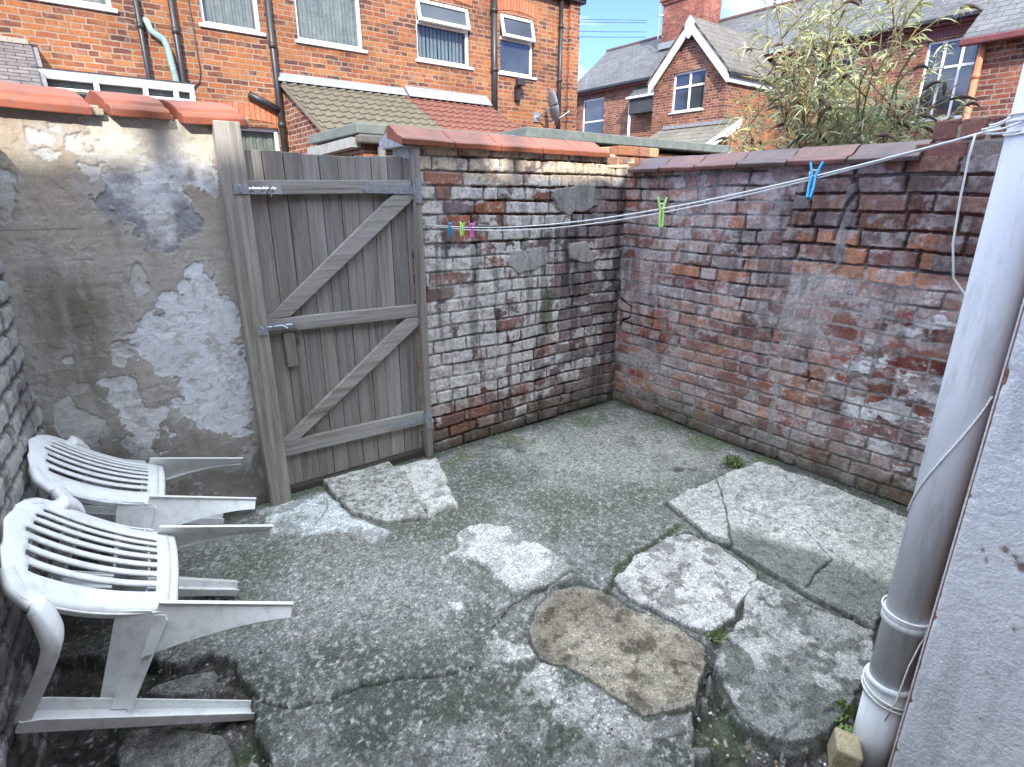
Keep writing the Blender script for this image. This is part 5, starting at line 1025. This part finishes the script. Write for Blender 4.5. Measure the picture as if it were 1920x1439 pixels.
MB().prism([(xm+.05, ya-.005, za+.17), (xm+.05, ya-.03, za+.15), (xm+.05, ya-.22, za-.03), (xm+.05, ya-.005, za+.02)], (xb-xm-.1, 0, 0)).build('flashing', M_LEAD, T)
# white glazed lean-to beside it
bz = FY-.85
G_ = Fr((0, bz, 0), (1, 0, 0), (0, -1, 0))
fr_ = MB(); fbox(fr_, G_, .05, 1.78, -.08, .02, 2.98, 3.07)
for u in (.06, .62, 1.16, 1.52, 1.72): fbox(fr_, G_, u, u+.06, -.07, .012, 1.4, 2.979)
fbox(fr_, G_, .12, 1.72, -.06, .005, 2.86, 2.89); wn = fr_.build('porch_glazing', M_UPVC, T, bevel=.008)
mb = MB(); fbox(mb, G_, .1, 1.74, -.05, -.04, 1.5, 2.98); mb.build('pane', M_GLASS2, wn); mb = MB(); fbox(mb, G_, .1, 1.74, -.12, -.11, 1.4, 2.98); mb.build('curtain', M_NET, wn)
MB().box(.02, 1.8, bz-.0, FY-.01, 3.071, 3.10).prism([(.02, bz-.02, 3.10), (.02, FY-.01, 3.10), (.02, FY-.01, 3.2)], (1.78, 0, 0)).build('porch_roof', M_LEAD, T)
MB().box(.02, 1.8, bz+.0, FY-.01, -.2, 1.38).build('porch_wall', M_HOUSE, T)
MB().prism([(-1.6, 9.15, 2.86), (-1.6, FY-.01, 3.50), (-1.6, FY-.01, 3.40), (-1.6, 9.15, 2.80)], (1.68, 0, 0)).build('porch_tiles', tile_mat('grey_porch_tiles', (.14, .12, .115), (.19, .165, .155), rh=.055, rw=.2), T)
MB().prism([(.081, 9.18, 2.7), (.081, FY-.011, 2.7), (.081, FY-.011, 3.46), (.081, 9.18, 2.83)], (.06, 0, 0)).prism([(-1.5, 9.3, -.2), (-1.5, FY-.011, -.2), (-1.5, FY-.011, 3.3), (-1.5, 9.3, 2.76)], (1.55, 0, 0)).build('porch_cheek', plain_mat('grey_cladding', (.2, .19, .19), .8, .2, 6), T)
MB().box(-1.6, .06, FY-.1, FY-.003, 3.47, 3.53).build('porch_mortar', M_MORT, T)
# satellite dish, floodlight
mb = MB(); c0 = Vector((8.72, FY-.45, 3.42)); ax = Vector((.88, -.42, .22)).normalized(); e1 = ax.cross(Vector((0, 0, 1))).normalized(); e2 = e1.cross(ax); secs = []
for k in range(6): r_ = .33*k/5; secs.append([c0+(e1*math.cos(a)+e2*math.sin(a)*1.08)*r_+ax*(r_*r_*.75) for a in np.linspace(0, 2*PI, 29)])
d_ = mb.loft(secs).build('satellite_dish', plain_mat('grey_dish', (.2, .21, .22), .5, .15, 5), T, smooth=True, solid=.012)
MB().tube([c0, (8.7, FY-.1, 3.28), (8.7, FY, 3.28)], .02, 8).tube([c0-e2*.3, c0+ax*.42-e2*.14], .012, 6).box(8.62, 8.78, FY-.03, FY-.002, 3.18, 3.38).build('bracket', M_ZINC, d_)
f_ = MB(); f_.box(8.02, 8.22, FY-.22, FY-.12, 3.82, 3.95).build('floodlight', M_BLACKP, T, bevel=.01)
MB().box(8.08, 8.17, FY-.13, FY-.002, 3.55, 3.82).build('floodlight_arm', M_BLACKP, T, bevel=.01)
# flat-roofed outhouses of that house's yard
M_FELT = plain_mat('mossy_grey_felt', (.14, .16, .145), .9, .25, 9, bd=.004, dirt=(.21, .22, .2), dirt_amt=.6)
O1 = thing('outhouse', 'small brick outhouse with a grey felted flat roof and a dark downpipe, beyond the gate', 'outhouse', (3.1, 6, 0))
MB().box(2.46, 4.15, 5.62, 6.9, -.2, 2.16).build('wall', M_HOUSE, O1)
MB().prism([(2.36, 5.5, 2.175), (2.36, 6.9, 2.165), (2.36, 6.9, 2.26), (2.36, 5.5, 2.27)], (1.9, 0, 0)).build('flat_roof', M_FELT, O1, bevel=.01)
MB().box(2.37, 4.2, 5.49, 5.6, 2.09, 2.172).build('gutter', plain_mat('weathered_gutter', (.1, .1, .09), .6, .2, 9), O1, bevel=.02); pipe(O1, [(2.62, 5.545, 2.1), (2.62, 5.545, 0)], .04, plain_mat('weathered_pipe', (.14, .14, .13), .6, .2, 9))
MB().prism([(2.34, 5.62, 2.06), (2.34, 6.9, 2.02), (2.34, 6.9, 2.12), (2.34, 5.62, 2.15)], (.1, 0, 0)).build('verge_board', plain_mat('grey_board', (.3, .3, .28), .8, .25, 12), O1)
O2 = thing('outhouse', 'long brick outhouse with a pale green-grey felted roof edge behind the orange coping tiles', 'outhouse', (5.6, 6.3, 0))
MB().box(4.5, 8.6, 5.62, 7.1, -.2, 2.2).build('wall', M_HOUSE, O2)
MB().prism([(4.42, 5.5, 2.26), (4.42, 7.1, 2.20), (4.42, 7.1, 2.30), (4.42, 5.5, 2.375)], (4.2, 0, 0)).build('flat_roof', M_FELT, O2, bevel=.01)
# ================================================================ the street of houses to the right
SLATE = tile_mat('grey_roof_slates', (.085, .088, .092), (.125, .125, .125), 'y', rw=.24, rh=.11, lichen=(.16, .15, .12))
SLATE_X = tile_mat('brown_grey_roof_tiles', (.105, .092, .078), (.14, .125, .105), 'x', rw=.3, rh=.17, lichen=(.2, .18, .13))
MX = 19.0
Hh = thing('red_brick_house', 'red brick houses with a long grey slate roof and a brick chimney', 'house', (MX+2, 12, 0))
F = Fr((MX, 0, 0), (0, 1, 0), (-1, 0, 0))
ops = [(18.45, 19.75, 4.0, 5.62), (8.5, 9.65, 4.2, 5.5), (5.55, 6.75, 3.6, 5.5), (8.4, 9.8, 1.2, 3.2)]
wall_open(F, 0, 20.3, -.2, 5.98, ops).build('wall', M_HOUSE2, Hh)
M_DKRED = plain_mat('dark_red_eaves_paint', (.16, .045, .045), .6, .2, 6)
for q, ml in ((ops[0], 18.9), (ops[1], None), (ops[3], 9.1)): window(Hh, F, *q, 'dark', split=q[2]+.62*(q[3]-q[2]) if ml is None else q[2]+.45*(q[3]-q[2]), mull=None)
window(Hh, F, *ops[2], 'dark', split=4.85, mull=[5.95, 6.35])
for q in ops[:3]: arch(Hh, F, q[0], q[1], q[3]-.01, .2, .08, M_DKRED)
ZR = 8.0; XR = MX+2.3
MB().prism([(MX-.28, 0, 5.93), (XR, 0, ZR), (XR+2.5, 0, 5.93)], (0, 20.6, 0)).build('roof', SLATE, Hh)
MB().box(XR-.09, XR+.09, 0, 20.65, ZR-.06, ZR+.045).build('ridge_tiles', plain_mat('ridge_red', (.15, .09, .07), .8, .2, 6), Hh, bevel=.03)
mb = MB(); mb.box(MX-.36, MX-.24, 13.4, 20.5, 5.86, 5.97); mb.box(MX-.36, MX-.24, 0, 10.2, 5.86, 5.97); mb.build('gutter', M_BLACKP, Hh, bevel=.02)
mb = MB(); mb.box(MX-.24, MX-.004, 0, 20.3, 5.8, 5.9); mb.build('soffit', M_DKRED, Hh)
pipe(Hh, [(MX-.08, 20.1, 5.9), (MX-.08, 20.1, 2)], .06); pipe(Hh, [(MX-.42, 16.62, 5.35), (MX-.42, 16.62, 2)], .05, M_GREYP)
MB().prism([(MX-.55, 15.0, 5.28), (MX-.02, 15.0, 5.75), (MX-.02, 15.0, 5.2)], (0, 1.7, 0)).build('small_roof', SLATE, Hh)
MB().box(MX-.5, MX-.005, 15.0, 16.6, 4.72, 5.27).build('small_dormer', M_DARKROOM, Hh); MB().box(MX-.6, MX-.5, 15, 16.72, 5.25, 5.33).build('small_gutter', M_UPVC, Hh, bevel=.01)
mb = MB(); cx, cy = 20.75, 15.75; mb.box(cx-.5, cx+.55, cy-.95, cy+.95, 6.4, 8.75).box(cx-.56, cx+.61, cy-1.01, cy+1.01, 8.75, 8.86).box(cx-.62, cx+.67, cy-1.07, cy+1.07, 8.86, 9.35).box(cx-.55, cx+.6, cy-1.0, cy+1.0, 9.35, 9.5)
mb.build('chimney', brick_mat('chimney_brick', [(.0, (.16, .04, .03)), (1, (.36, .1, .06))], (.3, .16, .12)), Hh)
for k in range(3): pass
MB().box(cx-.6, cx-.48, cy-1.0, cy+1.0, 7.2, 7.42).build('chimney_flashing', M_LEAD, Hh)
an = thing('roof_aerial', 'thin pale aerial mast fixed to the side of the brick chimney', 'aerial', (cx-.55, cy+1.0, 8.0)); MB().tube([(cx-.58, cy+1.05, 7.6), (cx-.58, cy+1.05, 10.6)], .02, 6).tube([(cx-.62, cy+1.0, 8.4), (cx-.5, cy+.9, 8.4)], .03, 6).build('mast', plain_mat('dull_aluminium', (.5, .5, .5), .4, .1, 5, .5), an)
# gabled outrigger with white barge boards
Gb = thing('gabled_house', 'red brick gabled house wing with white barge boards and a white four-pane window', 'house', (17, 12, 0))
GX, y0, y1, ze, za_, ym = 16.0, 10.68, 13.33, 5.08, 6.50, 12.0
F = Fr((GX, 0, 0), (0, 1, 0), (-1, 0, 0)); wo = (11.42, 12.6, 4.16, 5.28)
wall_open(F, y0, y1, -.2, ze, [(wo[0], wo[1], wo[2], ze)]).build('wall', M_HOUSE2, Gb)
zz = ze; mb = MB()
zw = wo[3]+.0
fbox(mb, F, y0+.02, wo[0], -.22, 0, ze, zw); 
def slope(y): return ze+(za_-ze)*(1-abs(y-ym)/((y1-y0)/2))
MB().prism([(GX, y0, ze), (GX, wo[0], ze), (GX, wo[0], slope(wo[0]))], (.22, 0, 0)).prism([(GX, wo[1], ze), (GX, y1, ze), (GX, wo[1], slope(wo[1]))], (.22, 0, 0)).prism([(GX, wo[0], zw), (GX, wo[1], zw), (GX, wo[1], slope(wo[1])), (GX, ym, za_), (GX, wo[0], slope(wo[0]))], (.22, 0, 0)).build('gable', M_HOUSE2, Gb)
MB().box(GX+.221, MX+1, y0, y0+.2, -.2, ze-.02).box(GX+.221, MX+.5, y1-.2, y1, -.2, ze-.02).build('side_wall', M_HOUSE, Gb)
window(Gb, F, *wo, 'dark', split=4.86, mull=12.0, sill=True)
mb = MB(); ov = .16; dz_ = .2
for s_ in (-1, 1):
    ye = ym+s_*((y1-y0)/2+.1); zE = slope(ye)
    mb.prism([(GX-.18, ym, za_+.10), (GX-.18, ye, zE+.10), (GX-.18, ye, zE-.22), (GX-.18, ym, za_-.2)], (.05, 0, 0))
mb.prism([(GX-.22, ym-.16, za_+.02), (GX-.22, ym, za_+.2), (GX-.22, ym+.16, za_+.02), (GX-.22, ym+.14, za_-.28), (GX-.22, ym, za_-.4), (GX-.22, ym-.14, za_-.28)], (.035, 0, 0)).build('barge_board', M_UPVC, Gb)
mb = MB()
for s_ in (-1, 1):
    ye = ym+s_*((y1-y0)/2+.16); zE = slope(ye); mb.prism([(GX-.2, ym, za_+.11), (GX-.2, ye, zE+.11), (GX-.2, ye, zE+.19), (GX-.2, ym, za_+.19)], (5.0, 0, 0))
mb.build('roof', SLATE_X, Gb)
MB().box(GX-.1, MX-.3, y0-.2, y0-.1, ze-.16, ze-.04).build('gutter', M_BLACKP, Gb, bevel=.02); MB().box(GX-.1, MX-.3, y0-.1, y0-.02, ze-.3, ze-.05).build('fascia', M_UPVC, Gb)
# lean-to porch under the gable
MB().prism([(14.45, 10.1, 2.98), (GX-.002, 10.1, 3.72), (GX-.002, 10.1, 3.64), (14.45, 10.1, 2.9)], (0, 2.75, 0)).build('porch_roof', tile_mat('porch_slates', (.14, .125, .1), (.18, .165, .135), 'y', rw=.3, rh=.13, lichen=(.2, .18, .14)), Gb)
MB().prism([(14.4, 10.03, 2.80), (GX, 10.03, 3.55), (GX, 10.03, 3.75), (14.4, 10.03, 3.0)], (0, .06, 0)).build('porch_barge', M_UPVC, Gb)
MB().box(14.6, GX-.01, 10.2, 12.7, -.2, 2.85).build('porch_wall', M_HOUSE2, Gb); MB().box(GX-.2, GX-.003, 10.4, 12.7, 3.66, 3.76).build('flashing', M_LEAD, Gb)
MB().box(14.38, 14.46, 10.1, 12.8, 2.88, 2.97).build('gutter', M_BLACKP, Gb)
# nearer outrigger at the right
Rr_ = thing('brick_outrigger', 'dark brick house wing with a thin terracotta downpipe, behind the bush at the far right', 'house', (14, 2, 0))
OX = 13.0
MB().box(OX, MX, -3, 3.85, -.2, 4.18).build('wall', brick_mat('dark_house_brick', [(.0, (.07, .035, .03)), (.35, (.16, .06, .04)), (.65, (.3, .09, .05)), (1, (.36, .15, .08))], (.38, .3, .25), bw=.24, bh=.082), Rr_)
MB().prism([(OX-.2, 4.05, 4.2), (OX+2.4, 4.05, 6.2), (OX+2.4, 4.05, 6.1), (OX-.2, 4.05, 4.1)], (0, -7, 0)).prism([(OX+2.4, 4.04, 6.0), (MX, 4.04, 6.0), (MX, 4.04, 6.2), (OX+2.4, 4.04, 6.2)], (0, -7, 0)).build('roof', SLATE, Rr_)
MB().box(OX-.3, OX-.18, -3, 4.05, 4.06, 4.17).build('gutter', M_DKRED, Rr_, bevel=.02)
pipe(Rr_, [(OX-.1, 3.75, 4.1), (OX-.1, 3.75, 0)], .05, plain_mat('terracotta_pipe', (.5, .2, .1), .6, .15, 8))
tag(MB().box(8, 12.9, 8.2, 8.4, -.2, 2.0).build('brick_wall', M_HOUSE), 'plain low orange brick boundary wall between the outhouse and the gabled wing', 'wall')
# overhead wires
ws = thing('overhead_wires', 'four thin dark telephone wires crossing the sky between the houses', 'wires', (15, 20, 9))
for z_ in (7.95, 8.15, 8.5, 8.6): MB().tube(sag((4, 26, z_), (22.0, 19.0, z_+.4), .25, 10), .012, 5).build('wire', M_BLACKP, ws)
# ================================================================ buddleia behind the right-hand wall
def leaf_mat(nm, c, c2):
    m, n, l, B = newmat(nm); B.inputs['Roughness'].default_value = .6; t = n.new('ShaderNodeTexCoord'); z = node(n, 'ShaderNodeTexNoise', Scale=9.0, Detail=3.0); l.new(t.outputs['Object'], z.inputs[0])
    r = ramp(n, [(.35, c), (.65, c2)]); l.new(z.outputs[0], r.inputs[0]); a = node(n, 'ShaderNodeAttribute', attribute_name='Col').outputs['Color']; cc = mul(n, l, r.outputs[0], a); l.new(cc, B.inputs['Base Color'])
    tr = n.new('ShaderNodeBsdfTranslucent'); l.new(cc, tr.inputs[0]); mx_ = n.new('ShaderNodeMixShader'); mx_.inputs[0].default_value = .3; out = n['Material Output']; l.new(B.outputs[0], mx_.inputs[1]); l.new(tr.outputs[0], mx_.inputs[2]); l.new(mx_.outputs[0], out.inputs[0]); return m
M_LEAF = leaf_mat('grey_green_leaf', (.28, .34, .15), (.48, .52, .32)); M_SEED = plain_mat('dry_brown_seed_head', (.085, .06, .045), .95, .3, 60, bd=.01); M_STEM = plain_mat('pale_brown_stem', (.24, .18, .1), .85, .25, 20)
bs = thing('buddleia_bush', 'tall straggly buddleia bush with narrow grey-green leaves and brown seed heads behind the brick wall', 'bush', (5.2, 2.3, -.1))
rb = random.Random(5); stems, leaves, seeds = MB(), MB(), []
def leaf(p, d, Lf, w, col):
    d = d.normalized(); sd_ = d.cross(Vector((rb.uniform(-1, 1), rb.uniform(-1, 1), rb.uniform(-.3, 1)))).normalized(); up = sd_.cross(d); pts = []; g_ = Vector((0, 0, -1))
    q = p.copy(); dd = d.copy(); n = 4; ws_ = (.15, .85, 1, .65, .0); vs_ = []
    for i in range(n+1):
        vs_ += [q-sd_*w*ws_[i]*.5, q+sd_*w*ws_[i]*.5]; dd = (dd+g_*.28).normalized(); q = q+dd*Lf/n
    leaves.add(vs_, [(2*i, 2*i+1, 2*i+3, 2*i+2) for i in range(n)], col)
def shoot(p, d, Ls, r, lv):
    q = p.copy(); dd = d.normalized(); pts = [q.copy()]; n = max(4, int(Ls/.11))
    for i in range(n):
        if lv and (abs(q.y-2.4) > .66 or abs(q.x-5.3) > .7): break
        dd = (dd+Vector((rb.gauss(0, .07), rb.gauss(0, .07), rb.gauss(0, .05)-(.10 if lv else .055)*i/n*2))).normalized(); q = q+dd*Ls/n; pts.append(q.copy())
        if abs(q.y-2.4) > .72 or abs(q.x-5.3) > .7: break
        if lv == 0 and i > n*.22 and rb.random() < .8: shoot(q, (dd*.6+Vector((rb.gauss(0, .8), rb.gauss(0, .8), rb.uniform(.1, .9)))), rb.uniform(.2, .55), r*.45, 1)
        if lv == 1 and rb.random() < .28: shoot(q, (dd*.6+Vector((rb.gauss(0, .8), rb.gauss(0, .8), rb.uniform(-.1, .6)))), rb.uniform(.15, .35), r*.6, 2)
        if i > n*(.35 if lv == 0 else .05):
            for s_ in (-1, 1):
                for _ in range(1 if lv == 0 else 2):
                    if rb.random() < .92:
                        v = rb.uniform(.65, 1.25); y_ = rb.random(); col = (v*(1.25 if y_ < .15 else 1), v*(1.05 if y_ < .15 else 1), v*(.7 if y_ < .15 else 1.05))
                        leaf(q, dd*.5+dd.orthogonal()*0+Vector((rb.gauss(0, .6), rb.gauss(0, .6), rb.gauss(.1, .4))), rb.uniform(.08, .155), rb.uniform(.010, .016), col)
    stems.tube(pts, [r*(1-.75*i/len(pts)) for i in range(len(pts))], 5)
    if lv >= 1 and rb.random() < .13:
        e = pts[-1]; Lq = rb.uniform(.1, .2); cc = [e+dd*Lq*k/5+Vector((0, 0, -.02*k*k/5)) for k in range(6)]; seeds.append(cc)
for k in range(34):
    a = rb.uniform(0, 2*PI); b0 = Vector((5.25+rb.gauss(0, .16), 2.38+rb.gauss(0, .15), rb.uniform(.2, .9)))
    d = Vector((rb.gauss(0, .13), rb.gauss(-.0, .13), 1)); shoot(b0, d, rb.uniform(2.1, 3.3), .015, 0)
for k in range(16):                                   # low shoots filling the foot of the bush
    b0 = Vector((4.9+rb.gauss(0, .3), rb.uniform(1.6, 2.85), 1.35)); shoot(b0, Vector((rb.gauss(0, .3), rb.gauss(0, .35), 1)), rb.uniform(.4, .75), .007, 1)
stems.build('stems', M_STEM, bs, smooth=True); leaves.build('foliage', M_LEAF, bs); 
for cc in seeds[:95]: MB().tube(cc, [.006, .013, .015, .012, .008, .003], 7).build('seed_head', M_SEED, bs, smooth=True)
